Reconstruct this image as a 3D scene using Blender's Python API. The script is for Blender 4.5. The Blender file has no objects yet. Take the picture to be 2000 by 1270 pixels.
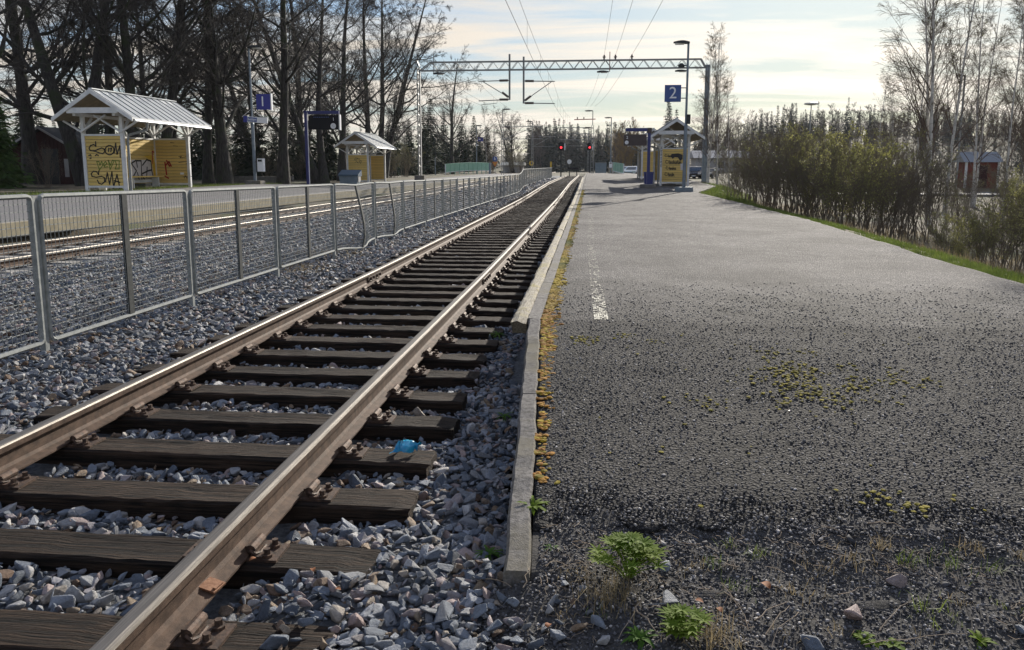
import bpy, bmesh, math, random
import numpy as np
from mathutils import Vector, Matrix
rng = np.random.default_rng(7)
random.seed(7)
scene = bpy.context.scene
col = scene.collection
R_ = math.radians

# ------------------------------------------------------------------ camera
FPX, CXP, CYP, VPX, VPY, CAMH = 1550.0, 1000.0, 560.0, 1152.0, 324.0, 1.425
PITCH = math.atan((CYP - VPY) / FPX)
YAW = math.atan((VPX - CXP) / FPX * math.cos(PITCH))
W_ = np.array([-math.sin(YAW) * math.cos(PITCH), math.cos(YAW) * math.cos(PITCH), -math.sin(PITCH)])
RT_ = np.array([math.cos(YAW), math.sin(YAW), 0.0])
UP_ = np.cross(RT_, W_)
CAM = np.array([0, 0, CAMH])
cam = bpy.data.objects.new('camera', bpy.data.cameras.new('camera'))
col.objects.link(cam)
cam.data.sensor_width = 36.0
cam.data.lens = FPX / 2000 * 36.0
cam.data.shift_y = (CYP - 635.0) / 2000.0
cam.data.clip_start = 0.05
cam.data.clip_end = 3000
M = Matrix.Identity(4)
for i in range(3):
    M[i][0], M[i][1], M[i][2], M[i][3] = RT_[i], UP_[i], -W_[i], CAM[i]
cam.matrix_world = M
scene.camera = cam


def ray(x, y):
    return W_ + RT_ * (x - CXP) / FPX - UP_ * (y - CYP) / FPX


def atY(x, y, Y):            # photo measurement -> point at a known distance down the line
    d = ray(x, y)
    return CAM + d * (Y / d[1])


def atZ(x, y, z):
    d = ray(x, y)
    return CAM + d * ((z - CAMH) / d[2])


# ------------------------------------------------------------------ sky, sun, exposure
SUN_AZ, SUN_EL = R_(17.0), R_(20.0)
world = bpy.data.worlds.new('World')
scene.world = world
world.use_nodes = True
nt = world.node_tree
nt.nodes.clear()


def N(tree, typ, **kw):
    n = tree.nodes.new(typ)
    for k, v in kw.items():
        if k.startswith('i_'):
            n.inputs[k[2:].replace('_', ' ')].default_value = v
        else:
            setattr(n, k, v)
    return n


def L(tree, a, b):
    tree.links.new(a, b)


sky = N(nt, 'ShaderNodeTexSky', sky_type='NISHITA', sun_disc=False, sun_elevation=SUN_EL, sun_rotation=SUN_AZ,
        altitude=50, air_density=1.0, dust_density=1.2, ozone_density=1.6)
tc = N(nt, 'ShaderNodeTexCoord')
sep = N(nt, 'ShaderNodeSeparateXYZ')
L(nt, tc.outputs['Generated'], sep.inputs[0])
zc = N(nt, 'ShaderNodeMath', operation='MAXIMUM')
L(nt, sep.outputs[2], zc.inputs[0])
zc.inputs[1].default_value = 0.0
za = N(nt, 'ShaderNodeMath', operation='ADD')
L(nt, zc.outputs[0], za.inputs[0])
za.inputs[1].default_value = 0.12
dx = N(nt, 'ShaderNodeMath', operation='DIVIDE')
dy = N(nt, 'ShaderNodeMath', operation='DIVIDE')
L(nt, sep.outputs[0], dx.inputs[0]); L(nt, za.outputs[0], dx.inputs[1])
L(nt, sep.outputs[1], dy.inputs[0]); L(nt, za.outputs[0], dy.inputs[1])
cmb = N(nt, 'ShaderNodeCombineXYZ')
L(nt, dx.outputs[0], cmb.inputs[0]); L(nt, dy.outputs[0], cmb.inputs[1])
mp = N(nt, 'ShaderNodeMapping')
mp.inputs['Rotation'].default_value = (0, 0, R_(-52))
mp.inputs['Scale'].default_value = (0.5, 1.7, 1)
L(nt, cmb.outputs[0], mp.inputs[0])
n1 = N(nt, 'ShaderNodeTexNoise', i_Scale=1.25, i_Detail=9.0, i_Roughness=0.58, i_Distortion=0.8)
L(nt, mp.outputs[0], n1.inputs['Vector'])
cr = N(nt, 'ShaderNodeValToRGB')
cr.color_ramp.elements[0].position = 0.38
cr.color_ramp.elements[0].color = (0.14, 0.14, 0.14, 1)
cr.color_ramp.elements[1].position = 0.58
cr.color_ramp.elements[1].color = (1, 1, 1, 1)
L(nt, n1.outputs['Fac'], cr.inputs[0])
bw = N(nt, 'ShaderNodeRGBToBW')
L(nt, sky.outputs[0], bw.inputs[0])
# high thin cloud veils the whole sky: it evens the brightness out (power curve on luminance)
pw = N(nt, 'ShaderNodeMath', operation='POWER')
L(nt, bw.outputs[0], pw.inputs[0]); pw.inputs[1].default_value = -0.70
fk = N(nt, 'ShaderNodeMath', operation='MULTIPLY')
L(nt, pw.outputs[0], fk.inputs[0]); fk.inputs[1].default_value = 2.45
sk2 = N(nt, 'ShaderNodeMixRGB', blend_type='MULTIPLY')
sk2.inputs[0].default_value = 1.0
L(nt, sky.outputs[0], sk2.inputs[1]); L(nt, fk.outputs[0], sk2.inputs[2])
bl = N(nt, 'ShaderNodeMixRGB', blend_type='MULTIPLY')
bl.inputs[0].default_value = 1.0
bl.inputs[2].default_value = (0.66, 0.88, 1.14, 1)
L(nt, sk2.outputs[0], bl.inputs[1])
lc = N(nt, 'ShaderNodeMath', operation='MULTIPLY')
L(nt, bw.outputs[0], lc.inputs[0]); L(nt, fk.outputs[0], lc.inputs[1])
clm = N(nt, 'ShaderNodeMixRGB', blend_type='MULTIPLY')
clm.inputs[0].default_value = 1.0
clm.inputs[2].default_value = (1.24, 1.13, 0.985, 1)
L(nt, lc.outputs[0], clm.inputs[1])
mixs = N(nt, 'ShaderNodeMixRGB')
L(nt, cr.outputs[0], mixs.inputs[0]); L(nt, bl.outputs[0], mixs.inputs[1]); L(nt, clm.outputs[0], mixs.inputs[2])
bg = N(nt, 'ShaderNodeBackground')
bg.inputs[1].default_value = 0.10
L(nt, mixs.outputs[0], bg.inputs[0])
wo = N(nt, 'ShaderNodeOutputWorld')
L(nt, bg.outputs[0], wo.inputs[0])

sun = bpy.data.objects.new('sun', bpy.data.lights.new('sun', 'SUN'))
col.objects.link(sun)
sun.data.energy = 5.0
sun.data.angle = R_(0.53)
sun.data.color = (1.0, 0.93, 0.82)
SUN_DIR = Vector((math.sin(SUN_AZ) * math.cos(SUN_EL), math.cos(SUN_AZ) * math.cos(SUN_EL), math.sin(SUN_EL)))
sun.rotation_euler = SUN_DIR.to_track_quat('Z', 'Y').to_euler()
sun.location = (20, 60, 40)

scene.view_settings.view_transform = 'Standard'
scene.view_settings.look = 'None'
scene.view_settings.gamma = 1.0
scene.view_settings.exposure = 0.62
scene.view_settings.use_curve_mapping = False
scene.render.engine = 'CYCLES'
scene.cycles.max_bounces = 6
scene.cycles.transparent_max_bounces = 16
scene.cycles.use_denoising = True

# ------------------------------------------------------------------ materials
MATS = {}


def mat(name, c1, c2=None, rough=0.8, metal=0.0, scale=8.0, detail=6.0, bump=0.0, bscale=None, coord='Object',
        contrast=(0.35, 0.65), stretch=(1, 1, 1), spec=0.5, rand=0.0, c3=None, s3=2.0, t3=(0.5, 0.62), trans=0.0, bdist=0.01, emit=None):
    """noise-mottled principled material; c3 adds a second, larger-scale stain; rand adds per-object brightness variation"""
    m = bpy.data.materials.new(name)
    m.use_nodes = True
    t = m.node_tree
    b = t.nodes['Principled BSDF']
    b.inputs['Roughness'].default_value = rough
    b.inputs['Metallic'].default_value = metal
    b.inputs['Specular IOR Level'].default_value = spec
    tcn = N(t, 'ShaderNodeTexCoord')
    src = N(t, 'ShaderNodeNewGeometry').outputs['Position'] if coord == 'Geometry' else tcn.outputs[coord]
    mpn = N(t, 'ShaderNodeMapping')
    mpn.inputs['Scale'].default_value = stretch
    L(t, src, mpn.inputs[0])
    out = None
    if c2 is not None:
        n = N(t, 'ShaderNodeTexNoise', i_Scale=scale, i_Detail=detail, i_Roughness=0.6)
        L(t, mpn.outputs[0], n.inputs['Vector'])
        r = N(t, 'ShaderNodeValToRGB')
        r.color_ramp.elements[0].position, r.color_ramp.elements[1].position = contrast
        r.color_ramp.elements[0].color = (*c1, 1)
        r.color_ramp.elements[1].color = (*c2, 1)
        L(t, n.outputs['Fac'], r.inputs[0])
        out = r.outputs[0]
    else:
        rgb = N(t, 'ShaderNodeRGB')
        rgb.outputs[0].default_value = (*c1, 1)
        out = rgb.outputs[0]
    if c3 is not None:
        n = N(t, 'ShaderNodeTexNoise', i_Scale=s3, i_Detail=5.0, i_Roughness=0.65)
        L(t, src, n.inputs['Vector'])
        r = N(t, 'ShaderNodeValToRGB')
        r.color_ramp.elements[0].position, r.color_ramp.elements[1].position = t3
        L(t, n.outputs['Fac'], r.inputs[0])
        mx = N(t, 'ShaderNodeMixRGB')
        mx.inputs[2].default_value = (*c3, 1)
        L(t, r.outputs[0], mx.inputs[0]); L(t, out, mx.inputs[1])
        out = mx.outputs[0]
    if rand:
        oi = N(t, 'ShaderNodeObjectInfo')
        mr = N(t, 'ShaderNodeMapRange')
        mr.inputs['To Min'].default_value = 1 - rand
        mr.inputs['To Max'].default_value = 1 + rand
        L(t, oi.outputs['Random'], mr.inputs['Value'])
        mx = N(t, 'ShaderNodeMixRGB', blend_type='MULTIPLY')
        mx.inputs[0].default_value = 1.0
        L(t, out, mx.inputs[1]); L(t, mr.outputs[0], mx.inputs[2])
        out = mx.outputs[0]
    L(t, out, b.inputs['Base Color'])
    if bump:
        n = N(t, 'ShaderNodeTexNoise', i_Scale=bscale or scale * 2, i_Detail=6.0, i_Roughness=0.65)
        L(t, mpn.outputs[0], n.inputs['Vector'])
        bm_ = N(t, 'ShaderNodeBump')
        bm_.inputs['Strength'].default_value = bump
        bm_.inputs['Distance'].default_value = bdist
        L(t, n.outputs['Fac'], bm_.inputs['Height'])
        L(t, bm_.outputs[0], b.inputs['Normal'])
    if trans:
        # thin leaves: part of the light passes through
        tr = N(t, 'ShaderNodeBsdfTranslucent')
        L(t, out, tr.inputs['Color'])
        ms = N(t, 'ShaderNodeMixShader')
        ms.inputs[0].default_value = trans
        L(t, b.outputs[0], ms.inputs[1]); L(t, tr.outputs[0], ms.inputs[2])
        L(t, ms.outputs[0], t.nodes['Material Output'].inputs['Surface'])
    if emit:
        b.inputs['Emission Color'].default_value = (*emit[0], 1)
        b.inputs['Emission Strength'].default_value = emit[1]
    MATS[name] = m
    return m


def stone_mat(name, ramp, rough=0.75, bump=0.5):
    """crushed rock: colour picked per stone from a ramp, speckled"""
    m = bpy.data.materials.new(name)
    m.use_nodes = True
    t = m.node_tree
    b = t.nodes['Principled BSDF']
    b.inputs['Roughness'].default_value = rough
    b.inputs['Specular IOR Level'].default_value = 0.3
    oi = N(t, 'ShaderNodeObjectInfo')
    r = N(t, 'ShaderNodeValToRGB')
    cr_ = r.color_ramp
    cr_.interpolation = 'LINEAR'
    while len(cr_.elements) < len(ramp):
        cr_.elements.new(0.5)
    for e, (p_, c_) in zip(cr_.elements, ramp):
        e.position = p_
        e.color = (*c_, 1)
    L(t, oi.outputs['Random'], r.inputs[0])
    tcn = N(t, 'ShaderNodeTexCoord')
    n = N(t, 'ShaderNodeTexNoise', i_Scale=5.0, i_Detail=8.0, i_Roughness=0.75)
    L(t, tcn.outputs['Object'], n.inputs['Vector'])
    mr = N(t, 'ShaderNodeMapRange')
    mr.inputs['From Min'].default_value = 0.3
    mr.inputs['From Max'].default_value = 0.7
    mr.inputs['To Min'].default_value = 0.6
    mr.inputs['To Max'].default_value = 1.35
    L(t, n.outputs['Fac'], mr.inputs['Value'])
    mx = N(t, 'ShaderNodeMixRGB', blend_type='MULTIPLY')
    mx.inputs[0].default_value = 1.0
    L(t, r.outputs[0], mx.inputs[1]); L(t, mr.outputs[0], mx.inputs[2])
    L(t, mx.outputs[0], b.inputs['Base Color'])
    bm_ = N(t, 'ShaderNodeBump')
    bm_.inputs['Strength'].default_value = bump
    bm_.inputs['Distance'].default_value = 0.06
    L(t, n.outputs['Fac'], bm_.inputs['Height'])
    L(t, bm_.outputs[0], b.inputs['Normal'])
    MATS[name] = m
    return m


def asphalt_mat(name, k=1.0):
    m = bpy.data.materials.new(name)
    m.use_nodes = True
    t = m.node_tree
    b = t.nodes['Principled BSDF']
    g = N(t, 'ShaderNodeNewGeometry')
    v = N(t, 'ShaderNodeTexVoronoi', i_Scale=70.0, feature='F1')
    v.inputs['Randomness'].default_value = 1.0
    L(t, g.outputs['Position'], v.inputs['Vector'])
    sv = N(t, 'ShaderNodeSeparateColor')
    L(t, v.outputs['Color'], sv.inputs[0])
    r = N(t, 'ShaderNodeValToRGB')
    e = r.color_ramp.elements
    e[0].position, e[0].color = 0.0, (0.09, 0.087, 0.086, 1)
    e[1].position, e[1].color = 1.0, (0.50, 0.455, 0.42, 1)
    a = e.new(0.45); a.color = (0.19, 0.174, 0.164, 1)
    a = e.new(0.80); a.color = (0.33, 0.305, 0.285, 1)
    L(t, sv.outputs[0], r.inputs[0])
    # bitumen between the pebbles
    rr = N(t, 'ShaderNodeValToRGB')
    rr.color_ramp.elements[0].position, rr.color_ramp.elements[1].position = 0.30, 0.58
    L(t, v.outputs['Distance'], rr.inputs[0])
    mx = N(t, 'ShaderNodeMixRGB')
    mx.inputs[2].default_value = (0.06, 0.058, 0.058, 1)
    L(t, rr.outputs[0], mx.inputs[0]); L(t, r.outputs[0], mx.inputs[1])
    n = N(t, 'ShaderNodeTexNoise', i_Scale=0.9, i_Detail=8.0, i_Roughness=0.6)
    L(t, g.outputs['Position'], n.inputs['Vector'])
    mr = N(t, 'ShaderNodeMapRange')
    mr.inputs['From Min'].default_value = 0.3; mr.inputs['From Max'].default_value = 0.7
    mr.inputs['To Min'].default_value = 0.72 * k; mr.inputs['To Max'].default_value = 1.35 * k
    L(t, n.outputs['Fac'], mr.inputs['Value'])
    m2 = N(t, 'ShaderNodeMixRGB', blend_type='MULTIPLY')
    m2.inputs[0].default_value = 1.0
    L(t, mx.outputs[0], m2.inputs[1]); L(t, mr.outputs[0], m2.inputs[2])
    # end ramp tilts from the sun; its shade is multiplied into the colour, ragged border
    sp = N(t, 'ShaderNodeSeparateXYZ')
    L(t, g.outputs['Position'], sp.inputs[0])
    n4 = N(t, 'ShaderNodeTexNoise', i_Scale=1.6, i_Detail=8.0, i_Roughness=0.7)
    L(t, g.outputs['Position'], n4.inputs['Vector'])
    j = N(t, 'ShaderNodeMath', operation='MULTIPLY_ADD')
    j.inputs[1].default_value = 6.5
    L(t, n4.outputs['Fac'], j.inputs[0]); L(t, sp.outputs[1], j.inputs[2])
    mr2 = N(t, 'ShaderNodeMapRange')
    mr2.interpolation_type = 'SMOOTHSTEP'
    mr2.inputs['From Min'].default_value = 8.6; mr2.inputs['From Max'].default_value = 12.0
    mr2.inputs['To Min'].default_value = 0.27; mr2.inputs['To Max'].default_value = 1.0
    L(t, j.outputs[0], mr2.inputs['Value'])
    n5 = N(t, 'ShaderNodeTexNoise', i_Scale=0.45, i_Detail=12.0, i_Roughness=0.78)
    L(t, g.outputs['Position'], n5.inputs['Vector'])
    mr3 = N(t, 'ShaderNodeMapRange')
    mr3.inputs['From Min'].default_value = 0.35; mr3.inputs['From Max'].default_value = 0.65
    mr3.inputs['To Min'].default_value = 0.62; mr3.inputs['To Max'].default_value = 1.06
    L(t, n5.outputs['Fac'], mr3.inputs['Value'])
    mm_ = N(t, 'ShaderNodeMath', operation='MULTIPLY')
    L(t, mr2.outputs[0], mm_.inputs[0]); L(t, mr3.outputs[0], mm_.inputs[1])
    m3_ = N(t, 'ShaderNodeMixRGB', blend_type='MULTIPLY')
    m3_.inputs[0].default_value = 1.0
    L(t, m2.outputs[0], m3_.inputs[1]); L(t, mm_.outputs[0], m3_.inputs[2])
    L(t, m3_.outputs[0], b.inputs['Base Color'])
    b.inputs['Roughness'].default_value = 0.9
    b.inputs['Specular IOR Level'].default_value = 0.22
    inv = N(t, 'ShaderNodeMath', operation='SUBTRACT')
    inv.inputs[0].default_value = 1.0
    L(t, v.outputs['Distance'], inv.inputs[1])
    n3 = N(t, 'ShaderNodeTexNoise', i_Scale=160.0, i_Detail=3.0)
    L(t, g.outputs['Position'], n3.inputs['Vector'])
    ad = N(t, 'ShaderNodeMath', operation='MULTIPLY_ADD')
    ad.inputs[1].default_value = 0.5
    L(t, n3.outputs['Fac'], ad.inputs[0]); L(t, inv.outputs[0], ad.inputs[2])
    bm_ = N(t, 'ShaderNodeBump')
    bm_.inputs['Strength'].default_value = 0.9
    bm_.inputs['Distance'].default_value = 0.012
    L(t, ad.outputs[0], bm_.inputs['Height'])
    L(t, bm_.outputs[0], b.inputs['Normal'])
    MATS[name] = m
    return m


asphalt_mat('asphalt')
stone_mat('ballast_stone', [(0.0, (0.055, 0.065, 0.082)), (0.15, (0.11, 0.13, 0.16)), (0.34, (0.17, 0.195, 0.23)), (0.50, (0.27, 0.285, 0.315)),
                            (0.60, (0.33, 0.245, 0.22)), (0.66, (0.14, 0.145, 0.155)), (0.80, (0.22, 0.23, 0.245)), (0.90, (0.42, 0.41, 0.40)), (0.96, (0.24, 0.185, 0.125)), (1.0, (0.20, 0.13, 0.08))], rough=0.62)
stone_mat('rust_stone', [(0.0, (0.09, 0.055, 0.035)), (0.5, (0.17, 0.115, 0.08)), (1.0, (0.25, 0.19, 0.14))])
stone_mat('grit_stone', [(0.0, (0.040, 0.041, 0.046)), (0.4, (0.072, 0.071, 0.077)), (0.8, (0.125, 0.122, 0.126)), (0.95, (0.22, 0.215, 0.215)), (1.0, (0.55, 0.52, 0.50))], rough=0.8, bump=0.2)
mat('ballast_bed', (0.06, 0.065, 0.07), (0.16, 0.165, 0.175), rough=0.9, scale=30, bump=1.0, bscale=26, coord='Geometry', bdist=0.05)
mat('ground', (0.075, 0.060, 0.040), (0.13, 0.105, 0.065), rough=1.0, scale=2.5, bump=0.6, bscale=20, coord='Geometry', c3=(0.07, 0.085, 0.03), s3=0.35, bdist=0.05)
mat('soil', (0.030, 0.028, 0.026), (0.075, 0.070, 0.066), rough=0.95, scale=45, bump=1.0, bscale=90, coord='Geometry', bdist=0.012)
mat('platform_far_asphalt', (0.11, 0.105, 0.105), (0.19, 0.18, 0.175), rough=0.75, scale=25, bump=0.5, bscale=60, coord='Geometry')
mat('concrete', (0.085, 0.08, 0.075), (0.23, 0.215, 0.20), rough=0.9, spec=0.2, scale=38, bump=1.0, bscale=120, c3=(0.15, 0.135, 0.10), s3=1.3, coord='Geometry', bdist=0.006)
mat('concrete_wall', (0.23, 0.20, 0.13), (0.33, 0.29, 0.20), rough=0.9, scale=5, bump=0.3, bscale=60, coord='Geometry')
mat('old_timber', (0.20, 0.17, 0.12), (0.40, 0.36, 0.28), rough=0.9, scale=7, bump=1.0, bscale=9, stretch=(14, 1.2, 14), coord='Object', c3=(0.30, 0.25, 0.07), s3=5.0, t3=(0.52, 0.68), bdist=0.012)
mat('sleeper_timber', (0.006, 0.0045, 0.0035), (0.066, 0.041, 0.026), rough=0.85, spec=0.25, scale=3.2, detail=10, bump=1.0, bscale=4.0, stretch=(0.55, 20, 20), contrast=(0.40, 0.70), coord='Object', rand=0.25, bdist=0.03)
mat('sleeper_concrete', (0.22, 0.21, 0.19), (0.34, 0.32, 0.29), rough=0.9, scale=9, bump=0.4)
mat('rail_rust', (0.050, 0.030, 0.020), (0.125, 0.080, 0.055), rough=0.75, metal=0.1, spec=0.3, scale=16, bump=0.6, bscale=240, coord='Geometry', bdist=0.004)
mat('rail_top', (0.13, 0.118, 0.105), (0.23, 0.21, 0.185), rough=0.5, metal=0.8, scale=6, stretch=(30, 0.6, 1), coord='Geometry', bump=0.12, bscale=30)
mat('rust_orange', (0.20, 0.085, 0.04), (0.30, 0.15, 0.08), rough=0.8, scale=40, bump=0.4)
mat('rust_iron', (0.035, 0.024, 0.018), (0.12, 0.07, 0.045), rough=0.7, metal=0.3, scale=30, bump=0.4)
mat('galvanised', (0.20, 0.215, 0.21), (0.30, 0.31, 0.30), rough=0.75, metal=0.1, spec=0.25, scale=18, coord='Geometry', bump=0.1)
mat('dark_bar', (0.032, 0.036, 0.036), (0.06, 0.064, 0.064), rough=0.8, spec=0.2, metal=0.1, scale=20, coord='Geometry')
mat('blue_grey_steel', (0.14, 0.18, 0.22), (0.20, 0.24, 0.28), rough=0.5, metal=0.4, scale=6)
mat('catenary_steel', (0.20, 0.21, 0.21), (0.30, 0.30, 0.29), rough=0.55, metal=0.4, scale=9)
mat('insulator', (0.10, 0.075, 0.06), rough=0.4)
mat('wire', (0.02, 0.02, 0.02), rough=0.9, spec=0.1)
mat('yellow_plank', (0.60, 0.42, 0.12), (0.72, 0.53, 0.18), rough=0.75, scale=3, stretch=(1, 1, 8), bump=0.2, rand=0.10, coord='Object')
mat('white_timber', (0.56, 0.57, 0.57), (0.72, 0.72, 0.70), rough=0.7, scale=4, bump=0.15)
mat('roof_metal', (0.45, 0.48, 0.50), (0.56, 0.58, 0.59), rough=0.42, metal=0.35, scale=1.5)
mat('roof_seam', (0.20, 0.21, 0.22), rough=0.5, metal=0.3)
mat('roof_underside', (0.20, 0.17, 0.11), (0.30, 0.25, 0.17), rough=0.9, scale=3)
mat('spray_black', (0.012, 0.011, 0.012), rough=0.6)
mat('spray_green', (0.14, 0.20, 0.02), rough=0.6)
mat('spray_red', (0.42, 0.03, 0.02), rough=0.6)
mat('spray_white', (0.62, 0.60, 0.60), (0.5, 0.48, 0.5), rough=0.6, scale=4)
mat('spray_yellow', (0.62, 0.40, 0.03), rough=0.6)
mat('sign_blue', (0.015, 0.022, 0.24), rough=0.4)
mat('sign_blue_light', (0.03, 0.075, 0.26), rough=0.4)
mat('sign_white', (0.75, 0.76, 0.78), rough=0.4)
mat('display_black', (0.010, 0.010, 0.014), rough=0.6, spec=0.2)
mat('display_brown', (0.045, 0.03, 0.03), (0.065, 0.045, 0.042), rough=0.5, scale=8)
mat('post_blue', (0.014, 0.022, 0.14), rough=0.35)
mat('bin_grey_blue', (0.12, 0.17, 0.21), (0.17, 0.22, 0.26), rough=0.5, scale=4)
mat('bin_lid_blue', (0.035, 0.075, 0.12), rough=0.4)
mat('rail_green', (0.22, 0.42, 0.31), (0.28, 0.50, 0.37), rough=0.6, scale=3)
mat('bark_dark', (0.018, 0.016, 0.015), (0.060, 0.055, 0.050), rough=0.95, scale=5, bump=1.0, bscale=9, stretch=(3, 3, 0.6), coord='Object', c3=(0.035, 0.045, 0.02), s3=1.2, bdist=0.05)
mat('twig_dark', (0.052, 0.045, 0.040), rough=0.9)
mat('twig_brown', (0.145, 0.118, 0.088), rough=0.9)
mat('twig_red', (0.16, 0.085, 0.07), rough=0.9)
mat('birch_bark', (0.42, 0.40, 0.37), (0.62, 0.60, 0.56), rough=0.8, scale=3, stretch=(1, 1, 2), coord='Object', c3=(0.04, 0.035, 0.03), s3=3.5, t3=(0.58, 0.64))
mat('birch_twig', (0.10, 0.07, 0.055), rough=0.9)
mat('leaf_olive', (0.13, 0.145, 0.045), (0.23, 0.235, 0.085), rough=0.6, scale=1.5, coord='Geometry', trans=0.45)
mat('leaf_yellow', (0.22, 0.225, 0.065), (0.36, 0.345, 0.13), rough=0.6, scale=1.5, coord='Geometry', trans=0.45)
mat('leaf_fresh', (0.10, 0.17, 0.016), (0.19, 0.26, 0.035), spec=0.1, rough=0.7, scale=9, coord='Geometry', trans=0.45)
mat('leaf_deep', (0.06, 0.13, 0.022), (0.11, 0.20, 0.035), spec=0.1, rough=0.7, scale=12, coord='Geometry', trans=0.4)
mat('spruce_needles', (0.014, 0.026, 0.012), (0.032, 0.050, 0.020), rough=0.9, scale=1.2, coord='Geometry', trans=0.15)
mat('conifer_green', (0.04, 0.085, 0.015), (0.085, 0.15, 0.03), rough=0.9, scale=2, coord='Geometry', trans=0.25)
mat('far_spruce', (0.028, 0.038, 0.034), (0.045, 0.058, 0.045), rough=1.0, scale=0.2, coord='Geometry')
mat('far_twig', (0.10, 0.085, 0.075), rough=1.0)
mat('far_twig_gold', (0.22, 0.15, 0.06), rough=1.0)
mat('grass', (0.075, 0.115, 0.02), (0.16, 0.20, 0.045), rough=0.7, scale=3, coord='Geometry', trans=0.4)
mat('dry_grass', (0.20, 0.155, 0.08), (0.30, 0.24, 0.14), rough=0.9, scale=5, coord='Geometry', trans=0.3)
mat('moss', (0.24, 0.14, 0.012), (0.36, 0.26, 0.02), rough=1.0, scale=1.2, coord='Geometry', rand=0.3, c3=(0.10, 0.11, 0.012), s3=0.5, t3=(0.50, 0.62))
mat('moss_olive', (0.14, 0.125, 0.014), (0.26, 0.21, 0.025), rough=1.0, scale=14, coord='Geometry', rand=0.3)
mat('moss_orange', (0.20, 0.085, 0.012), (0.34, 0.17, 0.02), rough=1.0, scale=14, coord='Geometry', rand=0.3)
mat('line_paint', (0.36, 0.34, 0.26), (0.50, 0.48, 0.39), rough=0.7, scale=30, coord='Geometry')
mat('red_paint', (0.028, 0.007, 0.007), (0.045, 0.011, 0.010), rough=0.85, scale=3)
mat('hut_red', (0.12, 0.03, 0.022), (0.17, 0.045, 0.03), rough=0.9, scale=3)
mat('brick_red', (0.22, 0.055, 0.035), rough=0.8)
mat('tar_roof', (0.035, 0.038, 0.042), rough=0.8)
mat('window_glass', (0.02, 0.025, 0.03), rough=0.08, spec=0.8)
mat('car_dark', (0.012, 0.012, 0.018), rough=0.2, spec=0.8)
mat('car_wine', (0.05, 0.008, 0.012), rough=0.2, spec=0.8)
mat('car_white', (0.55, 0.57, 0.60), rough=0.25)
mat('car_silver', (0.30, 0.32, 0.34), rough=0.25, metal=0.5)
mat('tyre', (0.015, 0.015, 0.015), rough=0.9)
mat('headlamp', (0.6, 0.6, 0.6), rough=0.15)
mat('road', (0.14, 0.14, 0.145), (0.19, 0.19, 0.19), rough=0.85, scale=3, coord='Geometry')
mat('signal_red', (0.5, 0.02, 0.02), rough=0.4, emit=((1.0, 0.03, 0.04), 2.2))
mat('lamp_glass', (0.55, 0.53, 0.47), rough=0.3)
mat('sign_orange', (0.55, 0.17, 0.03), rough=0.5)
mat('sign_yellow', (0.55, 0.36, 0.03), rough=0.5)
mat('plastic_blue', (0.01, 0.22, 0.42), (0.03, 0.36, 0.52), rough=0.25, scale=20)
mat('dead_leaf', (0.22, 0.07, 0.02), (0.34, 0.14, 0.05), rough=0.8, scale=30, trans=0.2)
mat('dead_twig', (0.20, 0.15, 0.10), (0.34, 0.27, 0.20), rough=0.9, scale=30)
mat('house_grey', (0.30, 0.29, 0.29), (0.38, 0.37, 0.36), rough=0.9, scale=2)
mat('stone_wall', (0.10, 0.095, 0.085), (0.20, 0.19, 0.17), rough=0.95, scale=3, bump=0.7, coord='Geometry')


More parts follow.
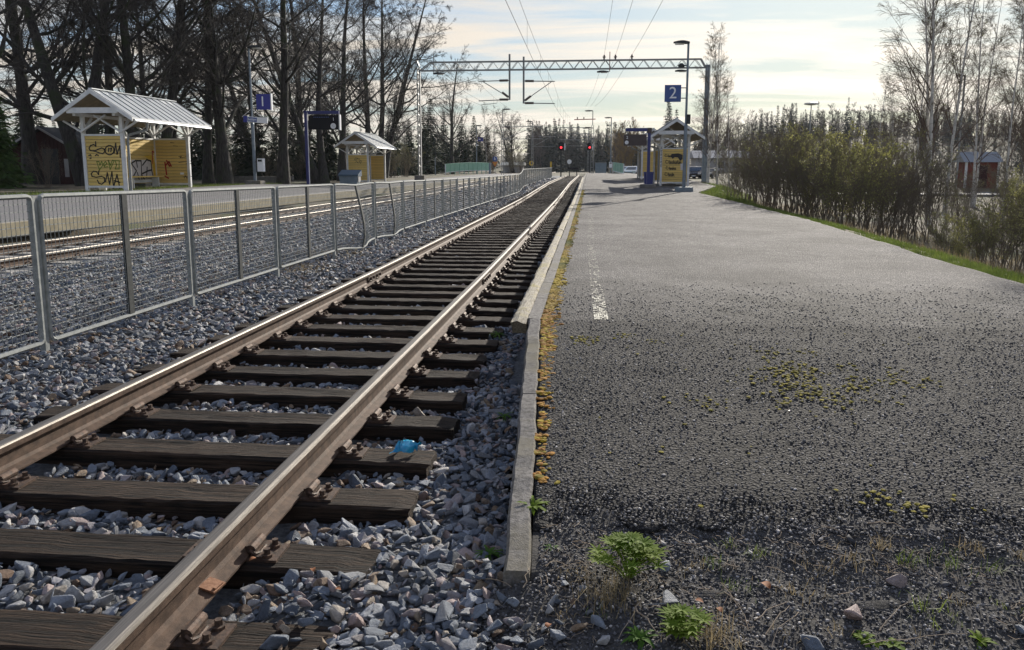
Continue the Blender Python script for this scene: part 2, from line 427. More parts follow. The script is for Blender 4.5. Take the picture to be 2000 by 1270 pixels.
# ------------------------------------------------------------------ mesh helpers
class MB:
    """collects simple solids; build() links them as one mesh object"""

    def __init__(s):
        s.v, s.f = [], []

    def raw(s, v, f):
        o = len(s.v)
        s.v.extend([tuple(map(float, p)) for p in v])
        s.f.extend([tuple(int(i) + o for i in q) for q in f])
        return s

    def box(s, c, d, rot=None, taper=1.0):
        x, y, z = d[0] / 2, d[1] / 2, d[2] / 2
        v = []
        for zz, k in ((-z, 1.0), (z, taper)):
            for a, b in ((-x, -y), (x, -y), (x, y), (-x, y)):
                v.append(Vector((a * k, b * k, zz)))
        if rot is not None:
            v = [rot @ p for p in v]
        v = [p + Vector(c) for p in v]
        return s.raw(v, [(0, 3, 2, 1), (4, 5, 6, 7), (0, 1, 5, 4), (1, 2, 6, 5), (2, 3, 7, 6), (3, 0, 4, 7)])

    def bar(s, a, b, w, h=None, up=(0, 0, 1)):
        """rectangular bar from a to b"""
        a, b = Vector(a), Vector(b)
        h = w if h is None else h
        d = (b - a)
        ln = d.length
        d.normalize()
        u = Vector(up)
        if abs(d.dot(u)) > 0.98:
            u = Vector((0, 1, 0))
        x = d.cross(u).normalized()
        z = x.cross(d).normalized()
        m = Matrix((x, d, z)).transposed()
        return s.box((a + b) / 2, (w, ln, h), m)

    def tube(s, pts, r, n=8, cap=True):
        pts = [Vector(p) for p in pts]
        if not isinstance(r, (list, tuple)):
            r = [r] * len(pts)
        vs, fs = [], []
        ref = None
        for i, p in enumerate(pts):
            d = (pts[min(i + 1, len(pts) - 1)] - pts[max(i - 1, 0)]).normalized()
            if ref is None:
                ref = d.orthogonal().normalized()
            ref = (ref - d * ref.dot(d)).normalized()
            y = d.cross(ref)
            for k in range(n):
                a = 2 * math.pi * k / n
                vs.append(p + (ref * math.cos(a) + y * math.sin(a)) * r[i])
        for i in range(len(pts) - 1):
            for k in range(n):
                fs.append((i * n + k, i * n + (k + 1) % n, (i + 1) * n + (k + 1) % n, (i + 1) * n + k))
        if cap:
            fs.append(tuple(reversed(range(n))))
            fs.append(tuple((len(pts) - 1) * n + k for k in range(n)))
        return s.raw(vs, fs)

    def prism(s, poly, axis, a, b):
        """poly (2D) extruded along axis 'x','y' or 'z' from a to b"""
        def P(p, t):
            if axis == 'y':
                return (p[0], t, p[1])
            if axis == 'x':
                return (t, p[0], p[1])
            return (p[0], p[1], t)
        n = len(poly)
        v = [P(p, a) for p in poly] + [P(p, b) for p in poly]
        f = [tuple(reversed(range(n))), tuple(range(n, 2 * n))]
        f += [(i, (i + 1) % n, n + (i + 1) % n, n + i) for i in range(n)]
        return s.raw(v, f)

    def ribbon(s, pts, w, normal, up=None):
        """flat stroke along a polyline lying in the plane with this normal"""
        nrm = Vector(normal)
        pts = [Vector(p) for p in pts]
        for a, b in zip(pts[:-1], pts[1:]):
            d = (b - a)
            if d.length < 1e-6:
                continue
            d.normalize()
            t = nrm.cross(d).normalized() * (w / 2)
            e = d * (w * 0.35)
            s.raw([a - e - t, b + e - t, b + e + t, a - e + t], [(0, 1, 2, 3)])
        return s

    def mesh(s, name, smooth=False, fix=False):
        me = bpy.data.meshes.new(name)
        me.from_pydata(s.v, [], s.f)
        if fix:
            bm = bmesh.new(); bm.from_mesh(me)
            bmesh.ops.recalc_face_normals(bm, faces=bm.faces)
            bm.to_mesh(me); bm.free()
        if smooth:
            for p in me.polygons:
                p.use_smooth = True
        return me

    def build(s, name, material, parent=None, smooth=False, loc=None, fix=True):
        return link(name, s.mesh(name, smooth, fix), material, parent, loc)


def link(name, me, material, parent=None, loc=None, rot=None, scale=None):
    o = bpy.data.objects.new(name, me)
    col.objects.link(o)
    if material is not None and me is not None and len(me.materials) == 0:
        me.materials.append(MATS[material] if isinstance(material, str) else material)
    if parent is not None:
        o.parent = parent
    if loc is not None:
        o.location = loc
    if rot is not None:
        o.rotation_euler = rot
    if scale is not None:
        o.scale = scale
    return o


def npmesh(name, v, f):
    """fast mesh from numpy arrays; f is (n,3) or (n,4)"""
    me = bpy.data.meshes.new(name)
    v = np.asarray(v, np.float32)
    f = np.asarray(f, np.int32)
    k = f.shape[1]
    me.vertices.add(len(v))
    me.vertices.foreach_set('co', v.ravel())
    me.loops.add(f.size)
    me.loops.foreach_set('vertex_index', f.ravel())
    me.polygons.add(len(f))
    me.polygons.foreach_set('loop_start', np.arange(0, f.size, k, dtype=np.int32))
    me.update(calc_edges=True)
    me.validate()
    return me


def empty(name, loc=(0, 0, 0), rz=0.0):
    o = bpy.data.objects.new(name, None)
    col.objects.link(o)
    o.location = loc
    o.rotation_euler = (0, 0, rz)
    o.empty_display_size = 0.2
    return o


def tag(o, label=None, cat=None, group=None, kind=None):
    if label: o['label'] = label
    if cat: o['category'] = cat
    if group: o['group'] = group
    if kind: o['kind'] = kind
    return o


def copy_tree(o, parent=None):
    kids = list(o.children)
    c = o.copy()
    col.objects.link(c)
    c.parent = parent
    for k in kids:
        copy_tree(k, c)
    return c


def nth(k):
    o1 = ('first', 'second', 'third', 'fourth', 'fifth', 'sixth', 'seventh', 'eighth', 'ninth', 'tenth', 'eleventh', 'twelfth', 'thirteenth', 'fourteenth', 'fifteenth', 'sixteenth', 'seventeenth', 'eighteenth', 'nineteenth', 'twentieth', 'twenty-first', 'twenty-second', 'twenty-third', 'twenty-fourth', 'twenty-fifth', 'twenty-sixth')
    return o1[k]


def ss(a, b, x):
    t = np.clip((x - a) / (b - a), 0, 1)
    return t * t * (3 - 2 * t)


def vnoise(x, y, s=1.0, seed=0):
    """cheap smooth 2D value noise"""
    x = np.asarray(x, float) * s + seed * 17.13
    y = np.asarray(y, float) * s + seed * 7.77
    xi, yi = np.floor(x), np.floor(y)
    xf, yf = x - xi, y - yi

    def h(a, b):
        q = np.sin(a * 127.1 + b * 311.7 + seed * 13.7) * 43758.5453
        return q - np.floor(q)
    u, v = xf * xf * (3 - 2 * xf), yf * yf * (3 - 2 * yf)
    return (h(xi, yi) * (1 - u) + h(xi + 1, yi) * u) * (1 - v) + (h(xi, yi + 1) * (1 - u) + h(xi + 1, yi + 1) * u) * v


# ------------------------------------------------------------------ the lie of the land
def zprof(Y):                         # the line dips a little, then climbs towards the bridge
    Y = np.asarray(Y, float)
    return 0.23 * ss(33, 64, Y) - 0.04 * ss(3, 12, Y) * (1 - ss(25, 45, Y))


T2X, T2G = -2.235, 0.798              # track 2 centre, half distance between rail centres
ZS = -0.172                           # sleeper top below rail top


def t1x(Y):                           # track 1 converges slowly on track 2
    return -9.88 + 0.038 * (np.minimum(Y, 75) - 13.5)


def p1x(Y):
    return t1x(Y) - 1.60


def pz(Y):                            # platform 2 surface with its end ramp
    Y = np.asarray(Y, float)
    flat = 0.27 + zprof(Y)
    ramp = 0.005 + (Y - 2.65) * (0.2552 / 3.3)
    return np.where(Y < 5.95, ramp, flat)


def pright(Y):
    return np.interp(Y, [0, 8.5, 11.2, 17.3, 27.4, 36, 44, 60, 110], [4.35, 4.42, 4.52, 4.84, 4.94, 4.75, 6.8, 6.8, 4.6])


def p1z(X, Y):
    e = p1x(Y)
    return 0.30 + (e - X) * 0.048 * (1 - ss(36, 48, np.asarray(Y, float)))


def gz(X, Y):
    X = np.asarray(X, float); Y = np.asarray(Y, float)
    z = np.full(np.broadcast(X, Y).shape, -0.45)
    pr = pright(Y)
    right = 0.16 + zprof(Y) - 0.95 * ss(0.25, 3.4, X - pr) + 0.10 * (vnoise(X, Y, 0.8, 3) - 0.5) * ss(0.2, 2, X - pr) + 0.35 * ss(55, 70, Y) * ss(2, 6, X - pr)
    z = np.where(X > pr + 0.02, right, z)
    left = 0.50 - 0.2 * ss(36, 48, Y) + 0.12 * (vnoise(X, Y, 0.5, 5) - 0.5)
    z = np.where(X < p1x(Y) - 5.2, left, z)
    z = np.where((X > p1x(Y) - 5.2) & (X < p1x(Y) + 0.2), 0.0, z)
    z = z + np.where(Y > 112, 0.35 * ss(112, 135, Y) * (np.abs(X) < 30), 0)
    # wooded hill to the right and rise ahead
    z = z + 8.0 * ss(0, 45, X - 0.06 * Y) * ss(110, 230, Y) * (1 - 0.55 * ss(120, 260, X)) + 5.0 * ss(190, 330, Y)
    return z


xs = np.concatenate([np.linspace(-420, -60, 22), np.linspace(-56, -16.9, 40), np.linspace(-16.7, -0.1, 40), np.linspace(0, 4, 6), np.linspace(4.1, 12, 60), np.linspace(12.5, 60, 60), np.linspace(65, 460, 45)])
ys = np.concatenate([np.linspace(-15, 1, 6), np.linspace(1.5, 40, 110), np.linspace(41, 110, 80), np.linspace(113, 350, 70), np.linspace(365, 900, 20)])
XX, YY = np.meshgrid(xs, ys)
ZZ = gz(XX, YY)
nx, ny = len(xs), len(ys)
idx = np.arange(nx * ny).reshape(ny, nx)
quads = np.stack([idx[:-1, :-1], idx[:-1, 1:], idx[1:, 1:], idx[1:, :-1]], -1).reshape(-1, 4)
gm = npmesh('ground', np.stack([XX, YY, ZZ], -1).reshape(-1, 3), quads)
for p in gm.polygons:
    p.use_smooth = True
tag(link('ground', gm, 'ground'), kind='structure')


def grid_sheet(name, X0, X1, Y, zf, nx_, material, skirt=0.0, parent=None, smooth=True):
    """sheet between X0(Y) and X1(Y), rows at Y; optional vertical skirt all round"""
    Y = np.asarray(Y, float)
    u = np.linspace(0, 1, nx_)
    a, b = X0(Y)[:, None], X1(Y)[:, None]
    XX = a + (b - a) * u[None, :]
    YY = np.repeat(Y[:, None], nx_, 1)
    ZZ = zf(XX, YY)
    v = np.stack([XX, YY, ZZ], -1).reshape(-1, 3)
    n_y = len(Y)
    idx = np.arange(nx_ * n_y).reshape(n_y, nx_)
    q = np.stack([idx[:-1, :-1], idx[:-1, 1:], idx[1:, 1:], idx[1:, :-1]], -1).reshape(-1, 4)
    if skirt:
        ring = np.concatenate([idx[0, :], idx[1:, -1], idx[-1, -2::-1], idx[-2:0:-1, 0]])
        low = v[ring].copy()
        low[:, 2] -= skirt
        o = len(v)
        v = np.concatenate([v, low])
        k = np.arange(len(ring))
        k2 = (k + 1) % len(ring)
        q = np.concatenate([q, np.stack([ring[k2], ring[k], o + k, o + k2], -1)])
    me = npmesh(name, v, q)
    if smooth:
        for p in me.polygons:
            p.use_smooth = abs(p.normal.z) > 0.5
    return link(name, me, material, parent)


# ------------------------------------------------------------------ platform 2
rows = np.concatenate([np.linspace(2.92, 6.6, 90), np.linspace(6.7, 20, 70), np.linspace(20.5, 104, 100)])
rag = {}


def p2left(Y):
    return np.where(Y < 5.95, np.interp(Y, [2.6, 5.95], [-0.185, -0.355]), -0.36)


def pz_rough(X, Y):
    z = pz(Y) + 0.012 * (vnoise(X, Y, 1.6, 1) - 0.5) + 0.008 * (vnoise(X, Y, 5, 2) - 0.5)
    # the broken end of the asphalt
    z = z - 0.02 * (1 - ss(2.92, 3.25, Y + 0.35 * (vnoise(X, Y * 0, 2.2, 4) - 0.5))) * vnoise(X, Y, 9, 6)
    return z


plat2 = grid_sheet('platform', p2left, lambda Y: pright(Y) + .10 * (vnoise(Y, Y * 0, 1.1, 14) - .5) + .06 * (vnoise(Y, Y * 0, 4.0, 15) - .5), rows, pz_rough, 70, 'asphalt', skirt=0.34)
# ragged front border
me = plat2.data
for vtx in me.vertices:
    if vtx.co.y < 3.3 and vtx.co.x > -0.1:
        k = 1 - (vtx.co.y - 2.92) / 0.38
        x = vtx.co.x
        vtx.co.y += k * (0.22 * (float(vnoise(x, 0, 2.0, 9)) - 0.5) + 0.16 * (float(vnoise(x, 0, 7.0, 11)) - 0.5) + 0.08 * (float(vnoise(x, 0, 21.0, 12)) - 0.5) + 0.06)
tag(plat2, kind='structure')

# kerb of the ramp, then of the platform, stone by stone
for a, b in ((2.6, 4.35), (4.35, 5.94)):
    mb = MB()
    xa, xb = np.interp([a, b], [2.6, 5.95], [-0.235, -0.405])
    za, zb = float(pz(a)) + 0.018, float(pz(b)) + 0.012
    prof = [(-0.05, 0), (0.05, 0), (0.05, -0.02)]
    K = 16
    vs, fs = [], []
    for i in range(K):
        t = i / (K - 1)
        x, y, z = xa + (xb - xa) * t, a + 0.003 + (b - a - 0.006) * t, za + (zb - za) * t
        jx, jz = random.uniform(-.006, .006), random.uniform(-.006, .005)
        for px_, pz_ in ((-0.052, -0.34), (-0.048, -0.02), (-0.036, -0.001), (0.036, 0.0), (0.046, -0.012), (0.048, -0.34)):
            vs.append((x + px_ + jx, y, z + pz_ + jz))
    for i in range(K - 1):
        for j in range(6):
            fs.append((i * 6 + j, i * 6 + (j + 1) % 6, (i + 1) * 6 + (j + 1) % 6, (i + 1) * 6 + j))
    fs.append(tuple(reversed(range(6)))); fs.append(tuple((K - 1) * 6 + j for j in range(6)))
    mb.raw(vs, fs).build('kerb_stone', 'concrete', plat2)
y = 5.95
while y < 103:
    ln = 1.0 if y < 40 else 4.0
    z0, z1 = float(pz(y + .01)), float(pz(y + ln))
    mb = MB()
    dj = random.uniform(-.006, .006)
    mb.raw([(-.455 + dj, y + .006, z0 - .35), (-.36 + dj, y + .006, z0 - .35), (-.36 + dj, y + .006, z0 + .006), (-.455 + dj, y + .006, z0 + .012),
            (-.455 + dj, y + ln - .006, z1 - .35), (-.36 + dj, y + ln - .006, z1 - .35), (-.36 + dj, y + ln - .006, z1 + .006), (-.455 + dj, y + ln - .006, z1 + .012)],
           [(0, 1, 2, 3), (7, 6, 5, 4), (0, 3, 7, 4), (1, 5, 6, 2), (3, 2, 6, 7), (0, 4, 5, 1)])
    mb.build('kerb_stone', 'concrete', plat2)
    y += ln
# weathered edge beams on the track side
y = 5.86
k = 0
while y < 62:
    ln = random.uniform(2.7, 3.4)
    K = 26 if y < 12 else 8
    vs, fs = [], []
    wob = random.uniform(-.012, .012)
    for i in range(K):
        t = i / (K - 1)
        Y = y + .01 + (ln - .03) * t
        z = float(pz(max(Y, 5.96))) + 0.012 + wob
        end = (1 - ss(0, 0.05, t)) if k == 0 else 0.0
        for px_, pz_ in ((-.585, -.11), (-.585, -.02), (-.565, .0), (-.53, .004), (-.49, .0), (-.468, -.014), (-.466, -.11)):
            j = random.uniform(-.006, .006)
            vs.append((px_ + j + wob, Y + end * random.uniform(-.05, .10), z + pz_ + random.uniform(-.006, .006) - 0.05 * end * random.random()))
    for i in range(K - 1):
        for j in range(7):
            fs.append((i * 7 + j, i * 7 + (j + 1) % 7, (i + 1) * 7 + (j + 1) % 7, (i + 1) * 7 + j))
    fs.append(tuple(reversed(range(7)))); fs.append(tuple((K - 1) * 7 + j for j in range(7)))
    MB().raw(vs, fs).build('edge_beam', 'old_timber', plat2)
    y += ln
    k += 1

# worn warning line: ragged scraps of paint, thinning out with distance
mb = MB()
line_cells = []
for yy in np.arange(5.98, 34, 0.028):
    keep = np.interp(yy, [5.9, 6.3, 6.8, 8.0, 11, 34], [0.85, 0.72, 0.50, 0.37, 0.32, 0.22])
    xc = 0.10 - 0.012 * (yy - 6) * (yy < 12) - 0.07 * (yy >= 12)
    for xo in np.arange(-0.05, 0.05, 0.016):
        if vnoise(xo + xc, yy, 30, 21) * 0.6 + random.random() * 0.4 < keep * 0.85:
            w1, w2 = 0.016 * random.uniform(.6, 1), 0.028 * random.uniform(.6, 1)
            x_, y_ = xc + xo + random.uniform(-.002, .002), yy + random.uniform(-.004, .004)
            z_ = float(pz_rough(np.array(x_), np.array(y_))) + 0.005
            line_cells.append(((x_, y_, z_), w1, w2))
for (x_, y_, z_), w1, w2 in line_cells:
    mb.raw([(x_, y_, z_), (x_ + w1, y_ + .003, z_), (x_ + w1 * .9, y_ + w2, z_), (x_ - .002, y_ + w2 * .9, z_)], [(0, 1, 2, 3)])
pl = mb.build('painted_line', 'line_paint', plat2)

# soil and fine gravel in front of the ramp
def soil_z(X, Y):
    z = 0.005 + (Y - 2.65) * 0.075 - 0.024
    z = z + 0.03 * (vnoise(X, Y, 3, 31) - 0.5) + 0.02 * (vnoise(X, Y, 11, 32) - 0.5)
    return z - 0.10 * (1 - ss(-0.55, -0.15, X)) * (Y < 2.9)
soil = grid_sheet('soil_ground', lambda Y: np.where(Y < 2.6, -0.55, np.interp(Y, [2.6, 5.95], [-0.185, -0.355])), lambda Y: Y * 0 + 6.0, np.linspace(-1.5, 3.6, 110), soil_z, 160, 'soil')
tag(soil, kind='structure')

# ------------------------------------------------------------------ platform 1
rows = np.concatenate([np.linspace(4, 50, 60), np.linspace(51, 115, 40)])
plat1 = grid_sheet('platform_opposite', lambda Y: p1x(Y) - 5.4, lambda Y: p1x(Y) - 0.02, rows, lambda X, Y: p1z(X, Y), 10, 'platform_far_asphalt', skirt=0.3)
tag(plat1, kind='structure')
y = 5.0
while y < 110:
    ln = 3.0
    z0, z1 = float(p1z(p1x(y), y)), float(p1z(p1x(y + ln), y + ln))
    x0, x1 = float(p1x(y)), float(p1x(y + ln))
    MB().raw([(x0 - .35, y + .012, z0 + .006), (x0 + .02, y + .012, z0 + .006), (x0 + .02, y + .012, z0 - .27), (x0 - .35, y + .012, z0 - .27),
              (x1 - .35, y + ln - .012, z1 + .006), (x1 + .02, y + ln - .012, z1 + .006), (x1 + .02, y + ln - .012, z1 - .27), (x1 - .35, y + ln - .012, z1 - .27)],
             [(0, 1, 2, 3), (7, 6, 5, 4), (0, 4, 5, 1), (1, 5, 6, 2), (2, 6, 7, 3), (3, 7, 4, 0)]).build('edge_slab', 'concrete_wall', plat1)
    y += ln


# ------------------------------------------------------------------ ballast
def bz(X, Y):
    X = np.asarray(X, float); Y = np.asarray(Y, float)
    zr = zprof(Y)
    z = np.interp(X, [-11.6, -11.3, -8.4, -7.9, -6.5, -5.2, -4.55, -4.1, -3.62, -3.3, -1.2, -0.9, -0.6, -0.3],
                  [-.28, -.22, -.13, -.12, -.17, -.18, -.16, -.17, -.20, -.255, -.26, -.25, -.23, -.20])
    near = (1 - ss(2.7, 3.5, Y))
    z = z + near * 0.085 * ss(-1.45, -1.0, X) + near * 0.03 * (X < -1.5)
    z = z + 0.05 * ss(3.4, 2.4, Y) * ss(-0.7, -0.3, X)
    z = z + 0.035 * (vnoise(X, Y, 1.7, 41) - 0.5) + 0.02 * (vnoise(X, Y, 5, 42) - 0.5)
    return z + zr


rows = np.concatenate([np.linspace(0.6, 20, 160), np.linspace(20.3, 112, 140)])
ballast = grid_sheet('ballast', lambda Y: p1x(Y) + 0.03, lambda Y: np.where(Y < 2.7, -0.35, -0.42), rows, lambda X, Y: bz(X, Y) - 0.02, 130, 'ballast_bed')
tag(ballast, kind='structure')

# a dozen crushed-stone shapes
stones = []
for i in range(14):
    bm = bmesh.new()
    ax = np.array([1.0, random.uniform(.62, .9), random.uniform(.42, .72)])
    for k in range(random.choice((9, 10, 11, 13))):
        d = rng.normal(size=3)
        d /= np.abs(d).max() ** .5 * np.linalg.norm(d) ** .5
        bm.verts.new(d * ax * 0.5 * random.uniform(.85, 1.1))
    bmesh.ops.convex_hull(bm, input=bm.verts)
    for v in [v for v in bm.verts if not v.link_faces]:
        bm.verts.remove(v)
    bmesh.ops.bevel(bm, geom=list(bm.edges), offset=0.035, segments=1, affect='EDGES')
    m_ = bpy.data.meshes.new('stone')
    bm.to_mesh(m_); bm.free()
    m_.materials.append(MATS['ballast_stone'])
    stones.append(m_)


rusty = []
for m_ in stones[:5]:
    m2_ = m_.copy(); m2_.materials.clear(); m2_.materials.append(MATS['rust_stone']); rusty.append(m2_)


def scatter_object(name, pts, rots, scls, ids, meshes, material=None, parent=None):
    """one object whose points carry copies of a few small meshes (geometry nodes)"""
    c = bpy.data.collections.new('set_' + name)
    for i, m_ in enumerate(meshes):
        o = bpy.data.objects.new('%s_src_%02d' % (name, i), m_)
        c.objects.link(o)
    me = bpy.data.meshes.new(name)
    me.vertices.add(len(pts))
    me.vertices.foreach_set('co', np.asarray(pts, np.float32).ravel())
    for nm, arr in (('rot', rots), ('scl', scls)):
        a = me.attributes.new(nm, 'FLOAT_VECTOR', 'POINT')
        a.data.foreach_set('vector', np.asarray(arr, np.float32).ravel())
    a = me.attributes.new('idx', 'INT', 'POINT')
    a.data.foreach_set('value', np.asarray(ids, np.int32))
    o = link(name, me, None, parent)
    g = bpy.data.node_groups.new('gn_' + name, 'GeometryNodeTree')
    g.interface.new_socket('Geometry', in_out='INPUT', socket_type='NodeSocketGeometry')
    g.interface.new_socket('Geometry', in_out='OUTPUT', socket_type='NodeSocketGeometry')
    gi, go = g.nodes.new('NodeGroupInput'), g.nodes.new('NodeGroupOutput')
    ci = g.nodes.new('GeometryNodeCollectionInfo')
    ci.inputs['Collection'].default_value = c
    ci.inputs['Separate Children'].default_value = True
    ci.inputs['Reset Children'].default_value = True
    ip = g.nodes.new('GeometryNodeInstanceOnPoints')
    ip.inputs['Pick Instance'].default_value = True

    def attr(nm, typ):
        n = g.nodes.new('GeometryNodeInputNamedAttribute')
        n.data_type = typ
        n.inputs['Name'].default_value = nm
        return n.outputs[0]
    e2r = g.nodes.new('FunctionNodeEulerToRotation')
    L(g, attr('rot', 'FLOAT_VECTOR'), e2r.inputs[0])
    L(g, gi.outputs[0], ip.inputs['Points'])
    L(g, ci.outputs[0], ip.inputs['Instance'])
    L(g, attr('idx', 'INT'), ip.inputs['Instance Index'])
    L(g, e2r.outputs[0], ip.inputs['Rotation'])
    L(g, attr('scl', 'FLOAT_VECTOR'), ip.inputs['Scale'])
    L(g, ip.outputs[0], go.inputs[0])
    md = o.modifiers.new('scatter', 'NODES')
    md.node_group = g
    return o


def jgrid(x0, x1, y0, y1, s):
    gx, gy = np.meshgrid(np.arange(x0, x1, s), np.arange(y0, y1, s))
    gx = gx.ravel() + rng.uniform(-.5, .5, gx.size) * s
    gy = gy.ravel() + rng.uniform(-.5, .5, gy.size) * s
    return gx, gy


def in_view(X, Y, z=0.0, margin=120):
    v = np.stack([X, Y, np.full_like(X, z) - CAMH], -1)
    D = v @ W_
    px_ = CXP + FPX * (v @ RT_) / np.maximum(D, .05)
    py_ = CYP - FPX * (v @ UP_) / np.maximum(D, .05)
    return (D > .2) & (px_ > -margin) & (px_ < 2000 + margin) & (py_ < 1270 + margin * 1.5)


SL_SP, SL_Y0 = 0.59, 2.40             # sleeper spacing; first sleeper in the picture
SL_W = 0.23
allp = []
for (x0, x1, y0, y1, s, size) in ((-4.75, -0.28, 1.5, 7.0, .055, .030), (-4.75, -0.28, 1.5, 8.5, .044, .066), (-4.75, -0.35, 8.5, 19, .056, .064), (-4.75, -0.35, 19, 45, .10, .085), (-4.9, -0.4, 45, 90, .2, .14),
                                  (-8.45, -4.75, 5.0, 18, .058, .064), (-8.6, -4.75, 18, 36, .10, .09), (-8.8, -4.75, 36, 75, .2, .16), (-10.6, -8.9, 8, 30, .11, .08), (-11.4, -10.6, 8, 30, .12, .08)):
    X, Y = jgrid(x0, x1, y0, y1, s)
    kv = in_view(X, Y, 0, 420)
    X, Y = X[kv], Y[kv]
    sz = size * np.clip(rng.lognormal(-.06, .33, len(X)), .45, 1.75)
    z = bz(X, Y) + rng.uniform(-.25, .30, len(X)) * size
    # keep the sleepers clear
    ph = np.mod(Y - SL_Y0 + SL_SP / 2, SL_SP) - SL_SP / 2
    on = (X > T2X - 1.36) & (X < T2X + 1.37) & (np.abs(ph) < SL_W / 2 + sz * .22) & (z < ZS + zprof(Y) + .015)
    on |= (np.abs(np.abs(X - T2X) - T2G) < .085)
    on |= (np.abs(np.abs(X - t1x(Y)) - T2G) < .10)
    if y0 > 45:
        on |= rng.random(len(X)) < 0
    # platform / kerb side
    on |= X > np.where(Y < 5.95, np.interp(Y, [1.5, 2.6, 5.95], [-.05, -.30, -.47]), -.62)
    allp.append(np.stack([X, Y, z, sz], -1)[~on])
# loose stones that rolled onto the end of the platform and the sleepers
X, Y = jgrid(-0.62, 0.22, 1.8, 2.80, .046)
ok = (rng.random(len(X)) < np.clip(1.2 - (X + .35) * 2.0 - (Y - 1.8) * .40, 0, 1)) & ((Y < 2.58) | (X < -.31))
allp.append(np.stack([X, Y, np.maximum(soil_z(X, Y), bz(X, Y) - .02) + .012, .05 * rng.uniform(.6, 1.3, len(X))], -1)[ok])
allp = np.concatenate(allp)
dist = np.hypot(allp[:, 0], allp[:, 1])
vis = in_view(allp[:, 0], allp[:, 1], -.2, -5)
score = allp[:, 3] / dist - (~vis) * 9 + (allp[:, 2] - bz(allp[:, 0], allp[:, 1])) * 0.25
order = np.argsort(-score)
big, rest = order[:300], order[300:]


def stone_rot(n):
    return np.stack([rng.normal(0, .38, n), rng.normal(0, .38, n), rng.uniform(0, 6.28, n)], -1)


rr_ = stone_rot(len(allp))
sc_ = allp[:, 3:4] * np.stack([rng.uniform(.9, 1.25, len(allp)), rng.uniform(.8, 1.1, len(allp)), rng.uniform(.8, 1.15, len(allp))], -1)
id_ = rng.integers(0, len(stones), len(allp))
near_rail = np.minimum(np.abs(allp[:, 0] - T2X - T2G), np.abs(allp[:, 0] - T2X + T2G))
rs_ = rng.random(len(allp)) < .42 * np.exp(-(near_rail / .22) ** 2) + .05
id_ = np.where(rs_, len(stones) + rng.integers(0, 5, len(allp)), id_)
stones_all = stones + rusty
o = scatter_object('loose_stones', allp[rest, :3], rr_[rest], sc_[rest], id_[rest], stones_all, parent=ballast)
o['kind'] = 'stuff'
for i in big:
    link('stone', stones_all[id_[i]], None, ballast, allp[i, :3], rr_[i], sc_[i])

# grit on the worn ramp and on the soil
pebs = []
for i in range(6):
    bm = bmesh.new()
    for k in range(9):
        d = rng.normal(size=3); d /= np.linalg.norm(d)
        bm.verts.new(d * np.array([.5, .38, .28]))
    bmesh.ops.convex_hull(bm, input=bm.verts)
    m_ = bpy.data.meshes.new('pebble')
    bm.to_mesh(m_); bm.free()
    for p in m_.polygons:
        p.use_smooth = True
    m_.materials.append(MATS['grit_stone'])
    pebs.append(m_)
P = []
for (x0, x1, y0, y1, s, size, zf) in ((-.2, 4.35, 3.0, 5.6, .0165, .0175, pz_rough), (-.34, 4.7, 5.6, 10.5, .021, .0195, pz_rough), (-.55, 4.6, 1.3, 3.05, .0135, .018, soil_z)):
    X, Y = jgrid(x0, x1, y0, y1, s)
    k = in_view(X, Y, 0, 900) & (X > (p2left(Y) + .015 if zf is pz_rough else np.where(Y < 2.58, -.55, -.17)))
    k &= rng.random(len(X)) < np.clip(1.0 - (Y - 4.8) * .28, .0, 1) * np.clip(.45 + 1.3 * vnoise(X, Y, 1.4, 77), .55, 1)
    X, Y = X[k], Y[k]
    sz = size * rng.uniform(.5, 1.3, len(X))
    P.append(np.stack([X, Y, (zf(X, Y) if zf is pz_rough else np.where(X < -.15, np.maximum(soil_z(X, Y), bz(X, Y) - .02), soil_z(X, Y))) + sz * (rng.uniform(-.22, .10, len(X)) + (.12 if zf is soil_z else 0)), sz], -1))
X = rng.uniform(-.12, 2.2, 420)
Y = 2.92 + .25 * (vnoise(X, X * 0, 2.0, 9) - .5) + rng.normal(0, .10, 420)
sz = rng.gamma(1.6, .007, 420) + .008
P.append(np.stack([X, Y, np.maximum(soil_z(X, Y), pz(Y) * (Y > 3.02) - 9 * (Y <= 3.02)) + sz * .12, sz], -1))
P = np.concatenate(P)
n = len(P)
o = scatter_object('asphalt_grit', P[:, :3], np.stack([rng.normal(0, .3, n), rng.normal(0, .3, n), rng.uniform(0, 6.28, n)], -1), np.repeat(P[:, 3:4], 3, 1), rng.integers(0, 6, n), pebs, parent=plat2)
o['kind'] = 'stuff'

# ------------------------------------------------------------------ tracks
HEAD = [(-.07, -.159), (-.07, -.150), (-.020, -.138), (-.009, -.122), (-.009, -.056), (-.034, -.044), (-.036, -.014), (-.031, -.004), (-.020, .0),
        (.020, .0), (.031, -.004), (.036, -.014), (.034, -.044), (.009, -.056), (.009, -.122), (.020, -.138), (.07, -.150), (.07, -.159)]


